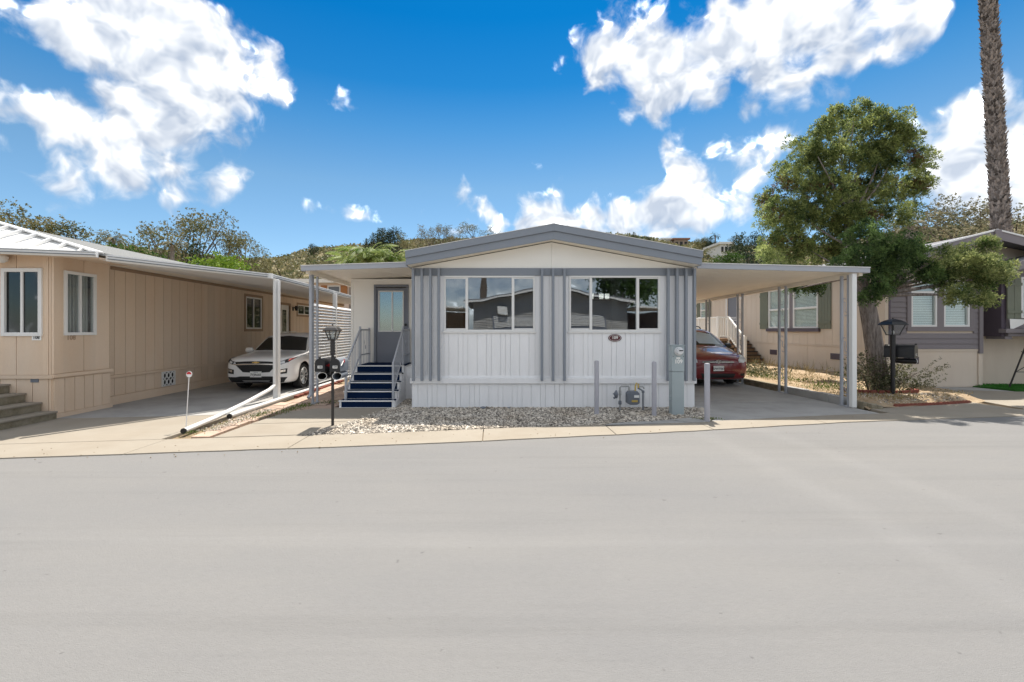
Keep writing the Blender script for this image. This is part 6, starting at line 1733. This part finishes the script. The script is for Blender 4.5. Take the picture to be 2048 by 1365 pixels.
U = rand_dirs(n) * RR * .22; V = unit(np.cross(U, rand_dirs(n))) * RR * .30
stuff(quads_mesh('hillside_scrub', Cc, U, V, 'scrub_leaf'), 'brown and olive scrub covering the far hillside', 'scrub')

# ------------------------------------------------------------------ background trees, each with its own trunk and crown
def make_tree_meshes(kind, seed):
    """unit tree 1 m tall: returns (trunk mesh, crown mesh)"""
    global rng
    rng = np.random.default_rng(seed); random.seed(seed)
    tb = MB(); bl = []
    if kind == 'euc':
        tb.tube([(0, 0, 0), (.02, 0, .3), (-.01, .01, .6)], [.022, .016, .008], 6)
        for i in range(13):
            a = random.uniform(0, 6.28); z = random.uniform(.38, .92); r = .34 * math.sin(min(1, (1.08 - z) * 1.7 + .25) * 1.4) * random.uniform(.3, 1)
            c = (r * math.cos(a), r * math.sin(a), z); bl.append((c, random.uniform(.07, .135))); limb(tb, (0, 0, max(.2, z - .35)), c, .008, .002, 4, .1, 4)
        den, ln, wd, per = 6500, .017, .0048, 6
    elif kind == 'pine':
        tb.tube([(0, 0, 0), (0, 0, .95)], [.02, .004], 6)
        for i in range(16):
            z = .22 + .045 * i; r = .24 * (1.05 - z); 
            for k in range(3): a = i * 2.1 + k * 2.09; bl.append(((r * math.cos(a), r * math.sin(a), z), .05 + .06 * (1 - z)))
        den, ln, wd, per = 2600, .03, .009, 4
    elif kind == 'round':
        tb.tube([(0, 0, 0), (0, 0, .5)], [.05, .03], 6)
        for i in range(20):
            d0 = rand_dirs(1)[0]; bl.append(((d0[0] * .33, d0[1] * .33, .58 + d0[2] * .27), random.uniform(.13, .2)))
        den, ln, wd, per = 3800, .026, .0080, 5
    else:   # cypress
        tb.tube([(0, 0, 0), (0, 0, .9)], [.02, .003], 5)
        for i in range(16):
            z = .04 + .06 * i; bl.append(((random.uniform(-.012, .012), random.uniform(-.012, .012), z), .085 * math.sin(min(1, (1.02 - z) * 1.3 + .12) * 1.5) + .008))
        den, ln, wd, per = 9000, .022, .006, 4
    c, n = blob_points(bl, den, (.45, 1.1), .25); C_, U, V = tufts(c, unit(n + np.array([0, 0, .3])), per, ln, wd, .7)
    return tb, (C_, U, V)
LIB = {}
def tree(name, px, top, Y, kind, leaf, label, group=None, seed=1, wide=1.0, zb=None, cat='tree', trunk_m='bark_dark'):
    x = PX(px, Y); g = zb if zb is not None else max(0, hill_z(x, Y)) - .3
    H = (PZ(top, Y) - g) * (1.06 if kind == 'euc' else 1.0)
    key = (kind, seed, leaf)
    t = thing(name, (x, Y, g), label, cat, group, local=True, rotz=random.uniform(0, 6.28))
    t.scale = (H * wide, H * wide, H)
    if key not in LIB:
        tb, (C_, U, V) = make_tree_meshes(kind, seed)
        LIB[key] = (tb.build('trunk', trunk_m, t), quads_mesh('crown', C_, U, V, leaf, t))
    else:
        for o in LIB[key]:
            c_ = o.copy(); COL.objects.link(c_); c_.parent = t
    return t
BG = 'trees on the hill behind the homes'
# left skyline
tree('eucalyptus_tree', 8, 430, 60, 'euc', 'euc_leaf', 'dark eucalyptus top cut by the left picture edge', BG, 1, 1.1)
tree('eucalyptus_tree', 45, 440, 62, 'euc', 'euc_leaf', 'thin low eucalyptus second from the left picture edge', BG, 2, 1.1)
tree('eucalyptus_tree', 95, 432, 58, 'euc', 'euc_leaf', 'dark dense eucalyptus above the white pan roof', BG, 3, 1.3)
tree('eucalyptus_tree', 150, 455, 58, 'euc', 'euc_leaf', 'low brown eucalyptus right of the dense one above the pan roof', BG, 1, 1.4)
tree('eucalyptus_tree', 195, 463, 60, 'euc', 'euc_leaf', 'small brown eucalyptus left of the left fan palm', BG, 2, 1.4)
tree('round_tree', 275, 478, 45, 'round', 'green_leaf', 'wide green leafy tree between the two small palms', BG, 5, 1.25)
tree('round_tree', 245, 487, 48, 'round', 'green_leaf', 'low dark green tree behind the left fan palm', BG, 6, 1.2)
tree('eucalyptus_tree', 335, 436, 66, 'euc', 'euc_leaf', 'tall feathery eucalyptus behind the second small palm', BG, 4, .95)
tree('eucalyptus_tree', 400, 432, 64, 'euc', 'euc_leaf', 'tallest brown green eucalyptus above the left carport', BG, 3, .95)
tree('eucalyptus_tree', 365, 450, 58, 'euc', 'euc_leaf', 'middle eucalyptus filling the gap above the left carport', BG, 1, 1.2)
tree('eucalyptus_tree', 452, 462, 66, 'euc', 'euc_leaf', 'slender eucalyptus right of the tallest one', BG, 2, .8)
tree('conifer_tree', 392, 472, 52, 'pine', 'pine_leaf', 'dark narrow conifer in front of the tallest eucalyptus', BG, 8, .8)
tree('eucalyptus_tree', 496, 478, 80, 'euc', 'euc_leaf', 'open branched tree behind the lime green crown', BG, 4, 1.0)
tree('round_tree', 476, 505, 34, 'round', 'lime_leaf', 'bright lime green round tree above the left carport roof', BG, 9, 1.25, zb=0)
tree('round_tree', 545, 508, 75, 'euc', 'euc_leaf', 'olive brown bushy tree left of the entry awning', BG, 10, 1.4)
tree('round_tree', 580, 530, 60, 'euc', 'euc_leaf', 'low olive bush left of the pale stucco house', BG, 11, 1.8)
tree('conifer_tree', 628, 485, 150, 'round', 'pine_leaf', 'lone dark tree on the ridge above the entry awning', BG, 12, .8)
tree('conifer_tree', 668, 497, 150, 'euc', 'euc_leaf', 'small open tree on the ridge right of the lone dark tree', BG, 13, .9)
# centre skyline
tree('conifer_tree', 748, 462, 120, 'pine', 'pine_leaf', 'left dark pine of the pine clump left of the gable', BG, 14, 1.1)
tree('conifer_tree', 765, 452, 120, 'pine', 'pine_leaf', 'middle dark pine of the pine clump left of the gable', BG, 8, 1.2)
tree('conifer_tree', 785, 453, 118, 'round', 'pine_leaf', 'right broad dark pine of the clump left of the gable', BG, 15, .9)
tree('conifer_tree', 733, 474, 122, 'pine', 'pine_leaf', 'small dark pine at the left end of the pine clump', BG, 14, .9)
tree('eucalyptus_tree', 820, 468, 110, 'euc', 'euc_leaf', 'brown leaved tree right of the pine clump', BG, 10, 1.3)
tree('eucalyptus_tree', 860, 455, 110, 'euc', 'euc_grey', 'thin twiggy tree with bare tips left of the gable', BG, 2, .9)
tree('eucalyptus_tree', 882, 452, 112, 'euc', 'euc_grey', 'tallest twiggy tree left of the gable', BG, 4, .8)
tree('eucalyptus_tree', 908, 462, 115, 'euc', 'euc_grey', 'sparse twiggy tree nearest the gable slope', BG, 13, .9)
tree('eucalyptus_tree', 948, 449, 120, 'euc', 'euc_leaf', 'open flat topped tree rising over the left roof slope', BG, 3, 1.3)
tree('eucalyptus_tree', 988, 456, 120, 'euc', 'euc_leaf', 'low tree just left of the roof peak', BG, 1, 1.1)
# right of the gable
tree('conifer_tree', 1268, 463, 160, 'pine', 'pine_leaf', 'dark conifer group top on the right roof slope', BG, 8, 1.4)
tree('conifer_tree', 1296, 471, 160, 'round', 'pine_leaf', 'small dark conifer left of the ridge houses', BG, 12, .8)
tree('round_tree', 1405, 474, 150, 'round', 'euc_leaf', 'wide dark olive tree on the ridge right of the ridge houses', BG, 15, 1.1)
tree('round_tree', 1425, 472, 148, 'round', 'pine_leaf', 'dark round tree left of the slim ridge palm', BG, 5, .9)
tree('round_tree', 1462, 474, 140, 'euc', 'euc_grey', 'pale tree above the white hillside building', BG, 11, 1.2)
tree('round_tree', 1495, 461, 100, 'round', 'pine_leaf', 'tall grey green tree left of the juniper crown', BG, 6, .8)
tree('round_tree', 1478, 500, 80, 'round', 'green_leaf', 'low green tree below the white hillside building', BG, 9, 1.2)
tree('round_tree', 1388, 500, 90, 'euc', 'euc_leaf', 'olive yellow bush on the slope right of the gable end', BG, 10, 1.6)
tree('round_tree', 1425, 508, 80, 'euc', 'scrub_leaf', 'pale pinkish bush above the carport roof', BG, 11, 1.7)
for px, tp, lb in ((1497, 496, 'left'), (1507, 492, 'middle'), (1521, 506, 'right')):
    tree('cypress_tree', px, tp, 46, 'cyp', 'cypress_leaf', lb + ' one of three dark columnar cypresses beside the juniper', 'columnar cypresses', 20, .9, cat='tree')
# behind the right home
tree('eucalyptus_tree', 1840, 425, 75, 'euc', 'euc_grey', 'grey green eucalyptus between the juniper and the plum gable', BG, 2, 1.1)
tree('eucalyptus_tree', 1872, 440, 72, 'euc', 'euc_grey', 'low eucalyptus above the left slope of the plum gable', BG, 10, 1.2)
tree('eucalyptus_tree', 1935, 408, 60, 'euc', 'euc_grey', 'broad grey eucalyptus left of the tall palm trunk', BG, 3, 1.5)
tree('eucalyptus_tree', 1972, 402, 62, 'euc', 'euc_grey', 'grey eucalyptus directly behind the tall palm trunk', BG, 11, 1.1)
tree('eucalyptus_tree', 2042, 412, 60, 'euc', 'euc_grey', 'grey eucalyptus right of the tall palm trunk', BG, 4, 1.3)
tree('round_tree', 1905, 462, 50, 'euc', 'euc_grey', 'low bush behind the plum gable roof', BG, 13, 1.7)
tree('round_tree', 1790, 470, 60, 'round', 'green_leaf', 'yellow green tree behind the juniper branches', BG, 6, 1.2)
# small palms
def bg_palm(px, top, Y, label, L_, m, tr=.18, nf=24, w=.35, droop=1.8, zb=0, pit=(.05, 1.3)):
    x = PX(px, Y); zt = PZ(top, Y) - L_ * (.35 if pit[0] < .4 else .62)
    t = thing('fan_palm', (x, Y, zb), label, 'palm tree', 'palms behind the homes')
    MB().tube([(x, Y, zb), (x + .1, Y, zt)], [tr * 1.2, tr], 8).build('trunk', 'bark', t)
    palm_crown(t, (x, Y, zt), nf, L_, w, m, droop, pit=pit)
bg_palm(225, 468, 50, 'left fan palm rising behind the shingle roof', 1.8, 'palm_dull')
bg_palm(343, 478, 46, 'slim fan palm with visible trunk behind the shingle roof', 1.7, 'palm_dull')
bg_palm(735, 478, 30, 'bright feather palm left of the gable behind the entry awning', 2.6, 'palm_leaf', .12, 34, .55, 2.2, pit=(.5, 1.5))
bg_palm(780, 484, 31, 'second bright feather palm close to the gable edge', 2.4, 'palm_leaf', .12, 32, .55, 2.2, pit=(.5, 1.5))
bg_palm(700, 492, 32, 'leftmost low bright feather palm behind the entry awning', 2.2, 'palm_leaf', .12, 28, .5, 2.2, pit=(.5, 1.5))
bg_palm(1815, 440, 55, 'thick trunked fan palm right of the juniper crown', 2.4, 'palm_dull', .5)
bg_palm(1430, 467, 150, 'tiny slim palm silhouette on the right ridge', 2.2, 'pine_leaf', .2, 14, .6)
# houses on the ridge
def far_house(px0, px1, top, base, Y, m, label, nwin, rm='far_white'):
    x0, x1 = PX(px0, Y), PX(px1, Y); z1 = PZ(top, Y); z0 = PZ(base, Y) - 4
    h = thing('hill_house', ((x0 + x1) / 2, Y, z0), label, 'house', 'houses on the ridge')
    MB().box(x0, x1, Y, Y + 9, z0, z1).build('wall', m, h)
    MB().prism([(x0 - .6, Y - .6, z1), (x1 + .6, Y - .6, z1), (x1 + .6, Y + 9.6, z1), (x0 - .6, Y + 9.6, z1)], (0, 0, .6)).build('roof', rm, h)
    for i in range(nwin):
        a = x0 + (x1 - x0) * (i + .2) / nwin; b = x0 + (x1 - x0) * (i + .8) / nwin
        MB().box(a, b, Y - .12, Y - .01, z1 - 2.3, z1 - .7).build('window', 'black_plastic', h)
far_house(1305, 1324, 482, 490, 172, 'far_white', 'small pale house leftmost on the right ridge', 2)
far_house(1326, 1344, 480, 490, 170, 'far_white', 'white ridge house with dark window band', 2)
far_house(1349, 1376, 480, 490, 168, 'far_tan', 'brown roofed ridge house right of the white one', 3, 'far_roof')
far_house(1441, 1463, 489, 500, 130, 'far_white', 'white flat roofed hillside building with square windows', 3)
far_house(1826, 1848, 458, 466, 130, 'far_tan', 'tan roofed hillside house between juniper and eucalyptus', 2, 'far_roof')

# ------------------------------------------------------------------ across the street, seen in the window reflections
ox = thing('opposite_home', (3.8, -10, 0), 'grey lap sided home across the street mirrored in the front windows', 'house')
oy = -10.0
MB().box(-1.3, 8.8, oy - 9, oy, 0, 3.4).build('wall', 'concrete_grey', ox)
MB().prism([(-1.3, oy, 3.4), (8.8, oy, 3.4), (3.8, oy, 4.3)], (0, -.1, 0)).build('gable_wall', 'concrete_grey', ox)
for i in range(20): MB().hexa([(-1.3, oy + .001, .3 + i * .155), (8.8, oy + .001, .3 + i * .155), (8.8, oy + .03, .3 + i * .155), (-1.3, oy + .03, .3 + i * .155), (-1.3, oy + .001, .45 + i * .155), (8.8, oy + .001, .45 + i * .155), (8.8, oy + .01, .45 + i * .155), (-1.3, oy + .01, .45 + i * .155)]).build('lap_board', 'concrete_grey', ox)
for s, ex in ((-1, -1.9), (1, 9.4)):
    MB().prism([(3.8, oy + .5, 4.55), (ex, oy + .5, 3.5), (ex, oy + .5, 3.42), (3.8, oy + .5, 4.45)], (0, -10, 0)).build('roof', 'shingle_dark', ox)
    MB().prism([(3.8, oy + .52, 4.46), (ex, oy + .52, 3.42), (ex, oy + .52, 3.30), (3.8, oy + .52, 4.34)], (0, -.04, 0)).build('bargeboard', 'white_metal', ox)
MB().box(.0, 7.4, oy + .04, oy + .06, 1.2, 2.6).build('window', 'door_grey', ox)
for i in range(7): MB().box(.1, 7.3, oy + .062, oy + .09, 1.9 + i * .1, 1.96 + i * .1).build('blind_slat', 'white_metal', ox)
MB().box(.4, .9, oy + .04, oy + .3, 2.75, 3.2).build('vent_box', 'white_metal', ox)
MB().box(-6.5, -1.95, oy - 6, oy + .2, 3.05, 3.15).build('carport_roof', 'white_metal', ox)
MB().box(-6.4, -2, oy - 6, oy - 5.9, 0, 3.0).build('carport_wall', 'tan_trim', ox)
MB().box(9.45, 14, oy - 5, oy + .2, 3.1, 3.2).build('carport_roof', 'white_metal', ox)
MB().box(9.5, 14, oy - 5.1, oy - 5, 0, 3.0).build('carport_wall', 'plum_dark', ox)
op = thing('opposite_palm', (-.6, -13, 0), 'dark palm trunk across the street mirrored in the left window', 'palm tree')
MB().tube([(-.6, -14, 0), (-.65, -14, 8), (-.8, -14, 14)], [.24, .21, .19], 10).build('trunk', 'bark_dark', op)
palm_crown(op, (-.8, -14, 14), 20, 3, .6, 'palm_leaf')
ot = thing('opposite_tree', (9.5, -14, 0), 'leafy green tree across the street mirrored in the right window', 'tree')
bl = [((8.2, -14, 6.2), 1.4), ((9.6, -14, 5.6), 1.6), ((10.8, -14, 6.6), 1.6), ((9.4, -14, 7.6), 1.8), ((11.5, -14, 5), 1.3), ((7.2, -14, 7.4), 1.2), ((10.5, -14, 4.4), 1.1), ((8.6, -14, 4.7), .9)]
c, n = blob_points(bl, 260, (.4, 1.1), .25); C_, U, V = tufts(c, n, 5, .22, .06, .8); quads_mesh('crown', C_, U, V, 'green_leaf', ot)
tb = MB(); tb.tube([(9.5, -14, 0), (9.4, -14, 3), (9.6, -14, 6)], [.22, .18, .08], 8)
for (c, r) in bl: limb(tb, (9.45, -14, 3), c, .08, .02)
tb.build('trunk', 'bark', ot)
